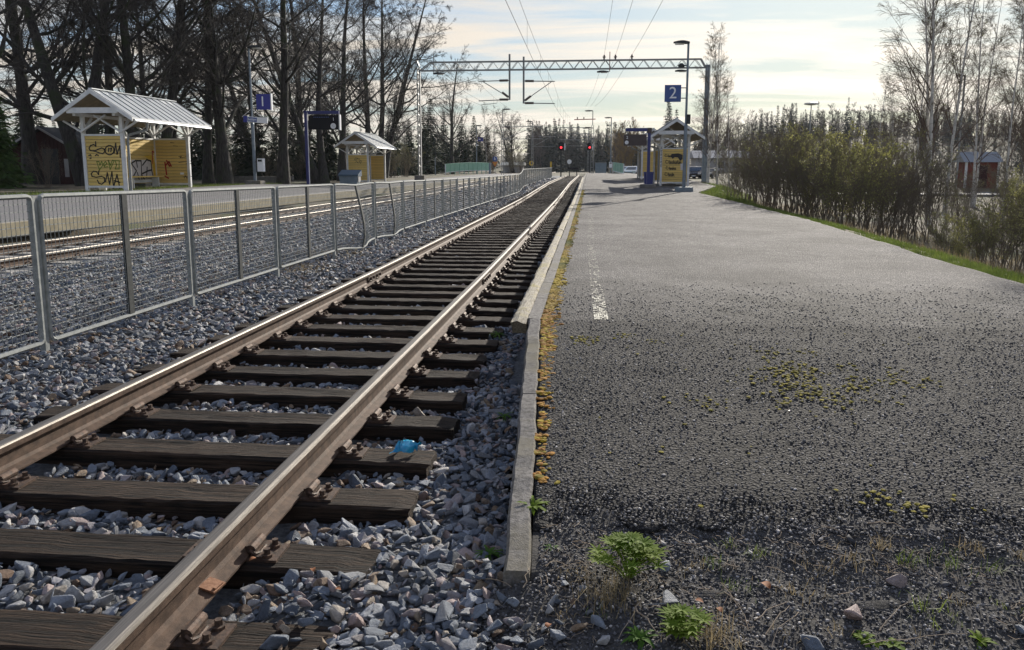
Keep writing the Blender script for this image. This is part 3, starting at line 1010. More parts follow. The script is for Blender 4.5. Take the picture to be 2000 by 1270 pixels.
def rail(name, xf, Y, zf, parent):
    n = len(HEAD)
    vs = []
    for y in Y:
        x, z = float(xf(y)), float(zf(y))
        vs += [(x + a, y, z + b) for a, b in HEAD]
    fs, mi = [], []
    for i in range(len(Y) - 1):
        for k in range(n):
            k2 = (k + 1) % n
            fs.append((i * n + k, i * n + k2, (i + 1) * n + k2, (i + 1) * n + k))
            mi.append(1 if 6 <= k <= 10 else 0)
    fs.append(tuple(reversed(range(n)))); mi.append(0)
    fs.append(tuple((len(Y) - 1) * n + k for k in range(n))); mi.append(0)
    me = bpy.data.meshes.new(name)
    me.from_pydata(vs, [], fs)
    me.materials.append(MATS['rail_rust']); me.materials.append(MATS['rail_top'])
    me.polygons.foreach_set('material_index', mi)
    bm = bmesh.new(); bm.from_mesh(me)
    bmesh.ops.recalc_face_normals(bm, faces=bm.faces)
    bm.to_mesh(me); bm.free()
    return link(name, me, None, parent)


track2 = empty('railway_track', (T2X, 2.0, -0.35))
tag(track2, 'rusty dead-end railway track on dark wooden sleepers beside the coarse asphalt platform', 'railway track')
inv2 = Matrix.Translation((-T2X, -2.0, 0.35))
YR = np.concatenate([np.linspace(1.2, 30, 25), np.linspace(31, 108, 60)])
rails2 = []
for s in (-1, 1):
    r = rail('rail', lambda y, s=s: T2X + s * T2G, YR, zprof, track2)
    r.matrix_parent_inverse = inv2
    rails2.append(r)

# timber sleepers, a few shapes
sl_mesh = []
for q in range(5):
    K = 40
    vs, fs = [], []
    prof = ((-.115, -.15), (-.115, -.012), (-.100, .0), (-.03, .0), (.04, .0), (.102, .0), (.115, -.012), (.115, -.15))
    ph = random.random() * 10
    for i in range(K):
        x = -1.375 + 2.75 * i / (K - 1)
        wy = .010 * math.sin(x * 1.9 + ph)
        end = max(0.0, (abs(x) - 1.30) / .075)
        for a, b in prof:
            j = random.uniform(-.0045, .0045)
            crack = -0.010 * (abs(a) < .05) * (vnoise(x + ph, a, 2.3, q + 50) > .55)
            vs.append((x + end * random.uniform(-.018, .006), a + wy + j, b + random.uniform(-.004, .003) + crack - end * .012 * random.random()))
    n = len(prof)
    for i in range(K - 1):
        for k in range(n):
            fs.append((i * n + k, (i + 1) * n + k, (i + 1) * n + (k + 1) % n, i * n + (k + 1) % n))
    fs.append(tuple(range(n))); fs.append(tuple((K - 1) * n + k for k in reversed(range(n))))
    m_ = MB().raw(vs, fs).mesh('sleeper', fix=True)
    m_.materials.append(MATS['sleeper_timber'])
    sl_mesh.append(m_)
plate_m = MB().box((0, 0, .006), (.40, .15, .012)).box((-.115, 0, .017), (.05, .146, .014)).box((.115, 0, .017), (.05, .146, .014)).mesh('base_plate')
plate_m.materials.append(MATS['rust_iron'])
mb = MB()
mb.tube([(0, -.055, 0), (0, .055, 0)], .021, 10)
mb.tube([(-.002, -.056, -.002), (.022, -.062, -.014), (.030, -.03, -.022), (.028, .03, -.022)], .009, 6)
mb.box((-.022, 0, -.006), (.03, .05, .012))
clip_m = mb.mesh('rail_clip', smooth=False)
clip_m.materials.append(MATS['rust_iron'])
bolt_m = MB().tube([(0, 0, 0), (0, 0, .012)], .024, 10).tube([(0, 0, .012), (0, 0, .034)], .014, 6).mesh('bolt')
bolt_m.materials.append(MATS['rust_iron'])
mb = MB()
for s in (-1, 1):
    mb.box((s * T2G, 0, .006), (.40, .15, .012))
    for e in (-1, 1):
        mb.tube([(s * T2G + e * .088, -.05, .030), (s * T2G + e * .088, .05, .030)], .021, 6)
        for yy in (-.045, .045):
            mb.tube([(s * T2G + e * .155, yy, .01), (s * T2G + e * .155, yy, .042)], .018, 6)
fast_m = mb.mesh('fastening')
fast_m.materials.append(MATS['rust_iron'])
i = 0
y = SL_Y0 - SL_SP
while y < 107:
    s_ = link('sleeper', sl_mesh[i % 5], None, track2)
    s_.matrix_parent_inverse = inv2
    s_.location = (T2X + .01 + random.uniform(-.03, .03), y, ZS + float(zprof(y)))
    s_.rotation_euler = (0, 0, random.gauss(0, .006) + (math.pi if i % 2 else 0))
    flip = -1 if i % 2 else 1
    if y < 14.5:
        for s in (-1, 1):
            link('base_plate', plate_m, None, s_, (flip * (s * T2G - .01), 0, 0.0))
            for e in (-1, 1):
                link('rail_clip', clip_m, None, s_, (flip * (s * T2G - .01 + e * .086), 0, .042), (0, 0, 0 if flip * e > 0 else math.pi))
                for yy in (-.042, .042):
                    link('bolt', bolt_m, None, s_, (flip * (s * T2G - .01 + e * .150), yy, .012), (0, 0, random.random()))
    elif y < 60:
        tag(link('fastening', fast_m, None, s_), kind='stuff')
    y += SL_SP
    i += 1
# fishplates at the rail joints
fp = MB()
fp.prism([(.010, -.125), (.034, -.118), (.024, -.105), (.024, -.072), (.034, -.060), (.010, -.052)], 'y', -.33, .33)
for yy in (-.24, -.09, .09, .24):
    fp.tube([(.022, yy, -.088), (.055, yy, -.088)], .021, 6)
fp_m = fp.mesh('fishplate', fix=True)
fp_m.materials.append(MATS['rust_iron'])
for yj in (10.9, 32.2, 47.0):
    for r in rails2:
        for s in (0, 1):
            xx = T2X + (-T2G if r is rails2[0] else T2G)
            f_ = link('fishplate', fp_m, None, r, (xx, yj, float(zprof(yj))), (0, 0, math.pi * s))
# rust-bright packing piece by the nearest clip
rp = MB().box((0, 0, 0), (.07, .075, .008)).box((.025, 0, .008), (.012, .05, .008)).build('packing_plate', 'rust_orange', track2, loc=(T2X + T2G + .045, 2.66, -.135))
rp.matrix_parent_inverse = inv2
rp.rotation_euler = (0, R_(12), R_(-8))

track1 = empty('railway_track', (float(t1x(13.5)), 8, -0.35))
tag(track1, 'through railway track on concrete sleepers behind the mesh fence, along the shelter platform', 'railway track')
inv1 = Matrix.Translation((-float(t1x(13.5)), -8, 0.35))
YR = np.concatenate([np.linspace(5, 40, 20), np.linspace(42, 160, 30)])
for s in (-1, 1):
    r = rail('rail', lambda y, s=s: t1x(y) + s * T2G, YR, lambda y: 0.02 + zprof(y), track1)
    r.matrix_parent_inverse = inv1
csl = MB().prism([(-.14, -.18), (-.12, 0.0), (.12, 0.0), (.14, -.18)], 'x', -1.3, 1.3).mesh('sleeper', fix=True)
csl.materials.append(MATS['sleeper_concrete'])
loop = [(0, -.05, 0), (.02, -.06, .03), (.05, -.03, .05), (.055, .02, .045), (.03, .05, .02), (0, .04, -.004), (-.02, .0, -.004)]
ecl = MB().tube(loop, .011, 6).mesh('spring_clip', smooth=True)
ecl.materials.append(MATS['rust_iron'])
y = 6.0
while y < 100:
    z_ = 0.02 + float(zprof(y)) - .165
    s_ = link('sleeper', csl, None, track1)
    s_.matrix_parent_inverse = inv1
    s_.location = (float(t1x(y)), y, z_)
    s_.rotation_euler = (0, 0, -.038)
    if y < 34:
        for s in (-1, 1):
            for e in (-1, 1):
                link('spring_clip', ecl, None, s_, (s * T2G + e * .075, 0, .03), (0, 0, 0 if e > 0 else math.pi))
    y += .6

# ------------------------------------------------------------------ fence between the tracks
def fx(Y):
    return np.interp(Y, [3, 6.2, 11.3, 16.1, 21, 27, 34, 41, 47, 50, 56, 100], [-4.60, -4.59, -4.52, -4.42, -4.38, -4.33, -4.20, -4.05, -4.00, -4.25, -4.45, -4.45])


def ftop(Y):
    return np.interp(Y, [3, 6.2, 8.9, 11.3, 16, 21, 27, 34, 41, 48, 52, 100], [1.185, 1.177, 1.14, 1.115, 1.08, 1.035, 1.0, .965, .94, .95, 1.19, 1.19])


def fbot(Y):
    return np.interp(Y, [3, 45, 52, 100], [-.055, -.05, .08, .1])


fence = empty('track_fence', (-4.5, 6.2, -.15))
tag(fence, 'low galvanised wire mesh fence running between the two tracks', 'fence')
finv = Matrix.Translation((4.5, -6.2, .15))
PY = [3.75] + [6.2 + 2.47 * k for k in range(17)] + [49.3, 52.0] + [54.5 + 2.5 * k for k in range(17)]


def fobj(mb, name, material):
    o = mb.build(name, material, fence)
    o.matrix_parent_inverse = finv
    return o


for k, y in enumerate(PY):
    x, zt, zb = float(fx(y)), float(ftop(y)), float(fbot(y))
    fobj(MB().box((x - .012, y, (zt + zb - .25) / 2), (.05, .05, zt - zb + .25)), 'post', 'galvanised')
bend = {4: (0.15, 0.09), 5: (0.10, 0.05)}       # two panels knocked out of shape
for k in range(len(PY) - 1):
    ya, yb = PY[k] + .05, PY[k + 1] - .05
    bd = bend.get(k, (0, 0))

    def Pp(t, h, k=k, ya=ya, yb=yb, bd=bd):
        y = ya + (yb - ya) * t
        zt, zb = ftop(y), fbot(y)
        y0, y1 = PY[k], PY[k + 1]
        x = fx(y0) + (fx(y1) - fx(y0)) * (y - y0) / (y1 - y0)
        belly = math.exp(-((t - .52) / .20) ** 2) * max(0.0, 1 - abs(h - .28) / .75)
        return (float(x) + .012 + bd[0] * belly, y + bd[1] * belly * 1.3, float(zb + (zt - zb) * h) - bd[1] * .9 * math.exp(-((t - .5) / .25) ** 2) * (1 if h < .5 else .35))
    near = k < 9
    # rounded rectangular frame
    seq = []
    T = [0, .33, .5, .67, 1] if bd[0] else [0, 1]
    r_ = .02
    path = [(t, 0) for t in np.linspace(.02, .98, 9 if bd[0] else 2)] + [(.993, .008), (1, .03)] + [(1, .97), (.993, .992)] + [(t, 1) for t in np.linspace(.98, .02, 9 if bd[0] else 2)] + [(.007, .992), (0, .97), (0, .03), (.007, .008), (.02, 0)]
    fobj(MB().tube([Pp(*q) for q in path], .021, 6, cap=False), 'panel_frame', 'galvanised')
    mb = MB()
    hs = np.linspace(0, 1, 6)
    for h0, h1 in zip(hs[:-1], hs[1:]):
        mb.bar(Pp(.5, h0), Pp(.5, h1), .03, .085, up=(0, 1, 0))
    fobj(mb, 'centre_bar', 'dark_bar')
    mb = MB()
    nh = 20 if near else 16
    for h in np.linspace(0, 1, nh + 1)[1:-1]:
        ts = np.linspace(0, 1, 15 if bd[0] else 2)
        mb.tube([Pp(t, h) for t in ts], (.0042 if k < 5 else .005) if near else .006, 4, cap=False)
    nv = 46 if k < 5 else (36 if near else 14)
    for t in np.linspace(0, 1, nv + 1)[1:-1]:
        ts = np.linspace(0, 1, 8 if bd[0] else 2)
        p_ = [Pp(t, h) for h in ts]
        p_ = [(a + .004, b, c) for a, b, c in p_]
        mb.tube(p_, 0.0028 if k < 5 else .0034, 3, cap=False)
    if k < 2:     # wire tips standing above the top rail
        for t in np.linspace(0, 1, nv + 1)[1:-1]:
            a = Pp(t, 1)
            mb.tube([(a[0] + .004, a[1], a[2]), (a[0] + .004, a[1], a[2] + .035)], .0015, 3, cap=False)
    w_ = mb.build('wire_mesh', 'galvanised', fence, fix=False)
    w_.matrix_parent_inverse = finv


# ------------------------------------------------------------------ gantry and overhead line
def rel(o, P):                       # world point -> local to an unrotated root
    return (P[0] - o.location[0], P[1] - o.location[1], P[2] - o.location[2])


GY = 60.0
gl, gr = atY(821, 350, GY), atY(1374, 362, GY)
gant = empty('catenary_gantry', (0, GY, 0))
tag(gant, 'wide pale steel lattice gantry spanning both platforms and carrying the overhead wires', 'gantry')
zb0, zb1 = 8.42, 9.02
for P, m_ in ((gl, 'catenary_steel'), (gr, 'blue_grey_steel')):
    x, z0 = P[0], P[2] - .15
    mb = MB()
    for sx in (-1, 1):                # channel legs with batten plates between
        mb.bar((x + sx * .085, 0, z0), (x + sx * .085, 0, 8.62), .08 if m_ == 'catenary_steel' else .14, .26, up=(0, 1, 0))
    po = mb.build('post', m_, gant)
    lm = MB()
    for k in range(11):
        zz = z0 + .5 + k * .76
        lm.bar((x - .09, 0, zz), (x + .09, 0, zz + .38), .02, .20, up=(0, 1, 0))
        lm.bar((x + .09, 0, zz + .38), (x - .09, 0, zz + .76), .02, .20, up=(0, 1, 0))
    lm.build('lattice', m_, po)
    MB().box((x, 0, z0 + .15), (.75, .75, .55)).build('footing', 'concrete', gant)
xa, xb = gl[0] + .15, gr[0] - .15
mb = MB()
for yy in (-.22, .22):
    mb.bar((xa + .8, yy, zb1), (xb - .35, yy, zb1), .07)
    mb.bar((xa, yy, zb0), (xb, yy, zb0), .07)
    mb.bar((xa, yy, zb0), (xa + .8, yy, zb1), .07)
    mb.bar((xb, yy, zb0), (xb - .35, yy, zb1), .07)
beam = mb.build('beam', 'catenary_steel', gant)
nb = 44
lx = np.linspace(xa + .4, xb - .3, nb + 1)
for yy in (-.22, .22):
    for k in range(nb):
        z0, z1 = (zb0, zb1) if k % 2 == 0 else (zb1, zb0)
        MB().bar((lx[k], yy, z0), (lx[k + 1], yy, z1), .035).build('diagonal', 'catenary_steel', beam)
for q, (pxx, ztop, zbot, sgn) in enumerate(((996, 107, 196, -1), (1023.5, 112, 203, 1))):
    a, b = atY(pxx, ztop, GY), atY(pxx, zbot, GY)
    x = a[0]
    dt = MB().tube([(x, -.3, a[2]), (x, -.3, b[2])], .07, 8).build('drop_tube', 'catenary_steel', gant)
    e1 = atY(938 if sgn < 0 else 1084, 160, GY)
    e2 = atY(936 if sgn < 0 else 1084, 198 if sgn < 0 else 203, GY)
    zt = e1[2]
    zl = b[2] + .15
    cb = MB()
    cb.tube([(x, -.3, zt + .05), (e1[0], -.3, zt)], .035, 6)
    cb.tube([(x, -.3, zl), (e1[0] - sgn * .25, -.3, zt - .03)], .03, 6)
    cb.tube([(x, -.3, zl - .12), (e2[0], -.3, e2[2])], .035, 6)
    if sgn < 0:
        cb.tube([(x + sgn * .9, -.3, zl - .13), (x + sgn * .95, -.3, zl - .38), (e2[0] + .15, -.3, zl - .5)], .02, 5)
    c_ = cb.build('cantilever', 'catenary_steel', gant)
    ins = MB()
    for (A, B) in (((x + sgn * .12, zt + .05), (x + sgn * .75, zt + .04)), ((x + sgn * .1, zl + .06), (x + sgn * .55, zl + .40)), ((x + sgn * .1, zl - .12), (x + sgn * .75, zl - .12))):
        ins = MB().tube([(A[0], -.3, A[1]), (B[0], -.3, B[1])], .085, 8)
        ins.build('insulator', 'insulator', c_)


def lamp_head(parent, x, y, z, sx, name='lamp_head', m_='insulator', ln=.78, mats=('dark_bar', 'lamp_glass')):
    """long flat street-lamp head reaching sideways from its pole"""
    mb = MB()
    n = 9
    vs, fs = [], []
    for i in range(n):
        t = i / (n - 1)
        w = .10 + .10 * math.sin(math.pi * min(1, t * 1.1) ** .8)
        h = .06 + .07 * math.sin(math.pi * min(1, .15 + t * .85))
        X = x + sx * ln * t
        for a, b in ((-w, 0), (-w * .9, h * .7), (-w * .4, h), (w * .4, h), (w * .9, h * .7), (w, 0)):
            vs.append((X, y + a, z + b + .03 * t))
    for i in range(n - 1):
        for k in range(6):
            fs.append((i * 6 + k, i * 6 + (k + 1) % 6, (i + 1) * 6 + (k + 1) % 6, (i + 1) * 6 + k))
    fs.append(tuple(range(6))); fs.append(tuple((n - 1) * 6 + k for k in range(6)))
    h_ = mb.raw(vs, fs).build(name, mats[0], parent, smooth=False)
    MB().box((x + sx * ln * .62, y, z - .005), (ln * .55, .26, .05)).build('lens', mats[1], h_)
    return h_


for pxx, pyy, s in ((848, 137, 1), (1166, 135, 1), (1318, 128, 1)):
    P = atY(pxx, pyy, GY)
    lamp_head(gant, P[0], -.35, zb0 - .30, s, ln=.85)
for xx in (1180, 1202, 1234):
    P = atY(xx, 117, GY)
    MB().tube([(P[0], 0, zb1), (P[0], 0, zb1 + .38)], .06, 7).tube([(P[0], 0, zb1 + .2), (P[0], 0, zb1 + .26)], .12, 7).build('insulator', 'insulator', gant)
MB().tube([(atY(1191, 117, GY)[0], 0, zb0 - .2), (atY(1191, 117, GY)[0], 0, zb1 + .6)], .03, 6).build('spike', 'brick_red', gant)
MB().tube([(atY(847, 117, GY)[0], 0, zb0 - .2), (atY(847, 117, GY)[0], 0, zb1 + .5)], .04, 6).build('spike', 'catenary_steel', gant)


def sag(a, b, s, n=13):
    a, b = np.array(a, float), np.array(b, float)
    return [tuple(a + (b - a) * t - np.array([0, 0, s * 4 * t * (1 - t)])) for t in np.linspace(0, 1, n)]


def overhead(name, xn, xg, xf, zc, label, zm=1.45):
    o = empty(name, (xg, GY, 0))
    tag(o, label, 'overhead line', 'overhead lines above the tracks')
    sp = [(xn, 2.0), (xg, GY - .3), (xf, 100.0), (xf - .3, 160)]
    zz = [zc, zc, zc + .2, zc + .3]
    con, mes, drop = MB(), MB(), MB()
    for (A, B, za, zb) in zip(sp[:-1], sp[1:], zz[:-1], zz[1:]):
        a, b = (A[0], A[1], za), (B[0], B[1], zb)
        c = sag(a, b, .05)
        m2 = sag((a[0], a[1], za + zm), (b[0], b[1], zb + zm), .55)
        con.tube([rel(o, p) for p in c], .0085, 4, cap=False)
        mes.tube([rel(o, p) for p in m2], .0075, 4, cap=False)
        for i in (2, 4, 6, 8, 10):
            drop.tube([rel(o, c[i]), rel(o, m2[i])], .005, 3, cap=False)
    con.build('contact_wire', 'wire', o); mes.build('messenger_wire', 'wire', o)
    tag(drop.build('dropper_wires', 'wire', o), kind='stuff')
    return o


e2 = atY(1082, 203, GY)
overhead('overhead_line', T2X + .1, e2[0], T2X - .4, e2[2] - .05, 'overhead wires hanging above the dead-end track from the second gantry arm')
e1 = atY(938, 200, GY)
overhead('overhead_line', t1x(5) + .2, e1[0] + .1, t1x(100) + .2, e1[2] - .25, 'overhead wires above the fenced-off through track near the dark trees')
for q, (xn, xg_, lab) in enumerate(((.95, 1180, 'feeder wire crossing the gantry, nearest the overhead line of three'), (2.05, 1202, 'middle feeder wire of the three crossing the gantry top'),
                                    (3.75, 1234, 'outermost feeder wire of the three, nearest the platform 2 lamp'))):
    g_ = atY(xg_, 112, GY)
    mb = MB()
    mb.tube(sag((xn, 3, 9.5), (g_[0], GY, zb1 + .36), .5), .009, 4, cap=False)
    mb.tube(sag((g_[0], GY, zb1 + .36), (-.6 + q * .55, 101, 8.7), .5), .009, 4, cap=False)
    tag(mb.build('feeder_wire', 'wire'), lab, 'wire', 'feeder wires')
mb = MB()
mb.tube(sag((-17.5, 36, 11.8), (gl[0] + .55, GY, zb1 + .1), .3), .008, 4, cap=False)
mb.tube(sag((gl[0] + .55, GY, zb1 + .1), (-11.2, 100, 8.6), .6), .011, 4, cap=False)
tag(mb.build('earth_wire', 'wire'), 'single wire running along the left end of the gantry past the trees', 'wire')


# ------------------------------------------------------------------ lamp posts, signs
def text_mesh(body, size, name):
    c = bpy.data.curves.new(name, 'FONT')
    c.body = body
    c.size = size
    c.align_x = 'CENTER'; c.align_y = 'CENTER'
    c.extrude = 0.003
    o = bpy.data.objects.new(name, c)
    col.objects.link(o)
    dg = bpy.context.evaluated_depsgraph_get()
    me = bpy.data.meshes.new_from_object(o.evaluated_get(dg))
    bpy.data.objects.remove(o); bpy.data.curves.remove(c)
    me.name = name
    return me


def lamp_post(px_x, Y, z0, h, sx, label, name='platform_lamp', pole_mat='blue_grey_steel', r=(.085, .055), ln=.78, base=True, second=None):
    P = atY(px_x, VPY, Y)
    o = empty(name, (P[0], Y, z0))
    tag(o, label, 'lamp post', 'lamp posts of the station')
    MB().tube([(0, 0, 0), (0, 0, h * .45), (0, 0, h * .46), (0, 0, h)], [r[0], r[0] * .95, r[1], r[1] * .9], 10).build('pole', pole_mat, o, smooth=False)
    lamp_head(o, -sx * .05, 0, h - .04, sx, ln=ln)
    if base:
        MB().box((0, 0, .03), (.80, .62, .34), taper=.94).build('footing', 'concrete' if base != 2 else 'blue_grey_steel', o)
    if second:
        MB().tube([(0, 0, second[0]), (sx * second[1], 0, second[0] + .05)], .03, 6).build('bracket', pole_mat, o)
        MB().tube([(sx * second[1], 0, second[0] + .12), (sx * second[1], 0, second[0] + .02), (sx * second[1], 0, second[0] - .06)], [.06, .16, .13], 10).build('floodlight', 'dark_bar', o)
    return o


l2 = lamp_post(1337, 37.0, .27, 6.55, -1, 'tall lamp post carrying the number 2 sign at the platform edge', base=2, second=(5.55, .28), ln=.70)
sg = MB().box((-.62, 0, 4.36), (.72, .10, .74)).build('number_sign', 'sign_blue_light', l2)
sf = MB().box((-.62, -.053, 4.36), (.68, .006, .70)).build('sign_face', 'sign_blue_light', sg)
t_ = text_mesh('2', .72, 'numeral')
link('numeral', t_, 'sign_white', sg, (-.62, -.060, 4.36), (math.pi / 2, 0, 0))
for zz in (4.15, 4.6):
    MB().bar((-.27, 0, zz), (0, 0, zz), .04).build('bracket', 'galvanised', l2)
MB().box((.10, -.06, 3.22), (.16, .14, .42)).build('loudspeaker', 'dark_bar', l2)

l1 = lamp_post(497, 37.5, float(p1z(-15.6, 37.5)) - .02, 6.45, 1, 'lamp post with the number 1 sign and a station name board, left platform', second=None, ln=.72)
sg = MB().box((.62, 0, 3.93), (.70, .12, .72)).build('number_sign', 'sign_blue', l1)
MB().box((1.00, 0, 3.93), (.05, .16, .78)).build('sign_edge', 'sign_white', sg)
link('numeral', text_mesh('1', .66, 'numeral'), 'sign_white', sg, (.58, -.068, 3.93), (math.pi / 2, 0, 0))
for zz in (3.7, 4.15):
    MB().bar((0, 0, zz), (.28, 0, zz), .04).build('bracket', 'galvanised', l1)
nb_ = MB().box((.02, -.05, 3.10), (1.10, .07, .27)).build('name_board', 'sign_white', l1)
nb_.rotation_euler = (0, R_(4), 0)
MB().box((-.52, -.06, 3.10), (.18, .09, .29)).build('board_end', 'sign_blue', nb_)
MB().box((-.18, -.092, 3.10), (.46, .006, .20)).build('board_panel', 'sign_blue_light', nb_)
for k, xx in enumerate(np.linspace(-.36, 0.0, 7)):
    MB().box((xx, -.097, 3.10 + random.uniform(-.01, .01)), (.032, .004, random.choice((.08, .11)))).build('letter', 'sign_white', nb_)
for s in (-1, 1):
    MB().bar((0, 0, 3.62), (s * .48, -.03, 3.24), .015).build('stay', 'sign_white', l1)
bn = MB().box((.36, -.05, .95), (.28, .26, .62)).build('waste_bin', 'sign_white', l1)
MB().box((.36, -.19, 1.16), (.20, .02, .10)).build('bin_slot', 'dark_bar', bn)
MB().bar((0, 0, 1.1), (.22, -.02, 1.1), .05).build('bin_bracket', 'dark_bar', l1)

l3 = lamp_post(931, 111, .3, 6.6, 1, 'distant lamp post with a small blue sign by the green railing', base=False, ln=.8, r=(.07, .06))
MB().box((.55, 0, 4.75), (.75, .1, .55)).build('blue_sign', 'sign_blue', l3)
MB().box((.45, -.056, 4.78), (.22, .008, .22)).build('sign_mark', 'sign_white', l3)
MB().box((0.1, -.1, 3.95), (.35, .08, .16)).build('name_plate', 'sign_white', l3)
l4 = lamp_post(1192.5, 108, .50, 7.2, -1, 'distant lamp post at the far end of platform 2, bin at its foot', base=False, ln=.95, second=(6.2, .45), r=(.075, .06))
b4 = MB().box((0, -.15, 1.05), (.40, .3, .75)).build('waste_bin', 'sign_white', l4)
MB().box((0, -.31, 1.28), (.28, .02, .14)).build('bin_slot', 'dark_bar', b4)
lamp_post(850, 95, .3, 2.1, 1, 'short bollard lamp in front of the dark spruces', name='bollard_lamp', base=False, ln=.25, r=(.06, .05))
# saucer-headed street lamp above the bushes, on the hillside road
P = atY(1578, 324, 150)
o = empty('street_lamp', (P[0], 150, 3.0)); tag(o, 'street lamp with a saucer-shaped head rising above the bushes', 'street lamp')
MB().tube([(0, 0, 0), (0, 0, 9.2)], .09, 8).build('pole', 'catenary_steel', o)
MB().tube([(0, 0, 9.15), (0, 0, 9.3), (0, 0, 9.55), (0, 0, 9.75)], [.5, 1.25, 1.2, .6], 14).build('lamp_head', 'lamp_glass', o)
for (pxx, pyy, Y, lab) in ((1620, 292, 95, 'short street lamp half hidden in the bare bushes near the parking'), (1885, 148, 60, 'street lamp whose arm shows between the birches')):
    P = atY(pxx, pyy, Y)
    o = empty('street_lamp', (P[0], Y, -.6)); tag(o, lab, 'street lamp')
    MB().tube([(0, 0, 0), (0, 0, P[2] + .6)], .07, 8).build('pole', 'catenary_steel', o)
    lamp_head(o, 0, 0, P[2] + .55, -1, ln=.6)
# telecom mast on the skyline
P = atY(1402, 200, 220)
o = empty('radio_mast', (P[0], 220, 8)); tag(o, 'slender lattice radio mast behind the birch beside the gantry', 'mast')
zt = atY(1402, 85, 220)[2] - 8
mb = MB()
for sx, sy in ((-1, -1), (1, -1), (0, 1)):
    mb.bar((sx * .35, sy * .35, 0), (sx * .35, sy * .35, zt), .10)
mb.build('leg', 'catenary_steel', o)
mb = MB()
for k in range(int(zt / .9)):
    s = 1 if k % 2 else -1
    mb.bar((-.35 * s, -.35, k * .9), (.35 * s, -.35, k * .9 + .9), .05)
mb.build('lattice', 'catenary_steel', o)
MB().tube([(0, 0, zt), (0, 0, zt + 2.5)], .05, 6).build('antenna', 'catenary_steel', o)


def disp(px_post, Y, z0, h, sx, w, label, matp, matd, dz, dh, name='departure_board'):
    P = atY(px_post, VPY, Y)
    o = empty(name, (P[0], Y, z0)); tag(o, label, 'departure board', 'departure boards')
    MB().box((0, 0, h / 2), (.15, .16, h)).build('post', matp, o)
    MB().box((sx * w * .56, 0, h - .09), (w * 1.12 - .20, .158, .17)).build('arm', matp if matp == 'post_blue' else matd, o)
    b = MB().box((sx * (w * .56 + .06), 0, dz), (w, .22, dh)).build('display', matd, o)
    for s in (-.35, .35):
        MB().bar((sx * (w * .56 + .06) + s * w, 0, dz + dh / 2), (sx * (w * .56 + .06) + s * w, 0, h - .15), .05).build('hanger', 'galvanised', o)
    return o, b


d1, b1 = disp(601, 43.5, float(p1z(-15, 43.5)), 4.05, 1, 1.78, 'blue post with a black departure board and clock on the left platform', 'post_blue', 'display_black', 3.42, .78)
xx = 1.78 * .56 + .06
MB().box((xx + .87, 0, 3.42), (.06, .25, .84)).build('display_edge', 'sign_white', b1)
MB().box((.12, -.085, 2.0), (.03, .004, 3.9)).build('post_edge', 'sign_white', d1)
cl = MB().tube([(xx + .52, -.118, 3.22), (xx + .52, -.128, 3.22)], .155, 24).build('clock', 'sign_white', b1)
MB().bar((xx + .52, -.132, 3.22), (xx + .46, -.132, 3.29), .02, .004).bar((xx + .52, -.132, 3.22), (xx + .62, -.132, 3.19), .016, .004).build('clock_hands', 'display_black', cl)
link('numeral', text_mesh('1', .24, 'numeral'), 'sign_white', b1, (xx + .54, -.116, 3.58), (math.pi / 2, 0, 0))
for k, x_ in enumerate(np.linspace(-.55, .25, 9)):
    MB().box((xx + x_, -.1135, 3.70), (.06, .006, .035)).build('letter', 'sign_blue_light', b1)

d2, b2 = disp(1266.5, 41.0, .27 + float(zprof(41)), 3.0, -1, 1.14, 'dark departure board with clock on a blue post beside the platform 2 shelter', 'post_blue', 'display_brown', 2.40, .56)
xx = -(1.14 * .56 + .06)
cl = MB().tube([(xx - .42, -.118, 2.28), (xx - .42, -.128, 2.28)], .095, 20).build('clock', 'sign_white', b2)
MB().bar((xx - .42, -.132, 2.28), (xx - .46, -.132, 2.25), .02, .004).bar((xx - .42, -.132, 2.28), (xx - .37, -.132, 2.25), .02, .004).build('clock_hands', 'display_black', cl)
link('numeral', text_mesh('2', .20, 'numeral'), 'sign_white', b2, (xx - .40, -.116, 2.52), (math.pi / 2, 0, 0))
MB().tube([(0, 0, -.1), (0, 0, .16), (0, 0, .2)], [.42, .42, .36], 20).build('footing', 'concrete', d2)
MB().tube([(-.0, 0, 2.75), (-.0, 0, 3.0)], .13, 8).build('post_head', 'display_brown', d2)


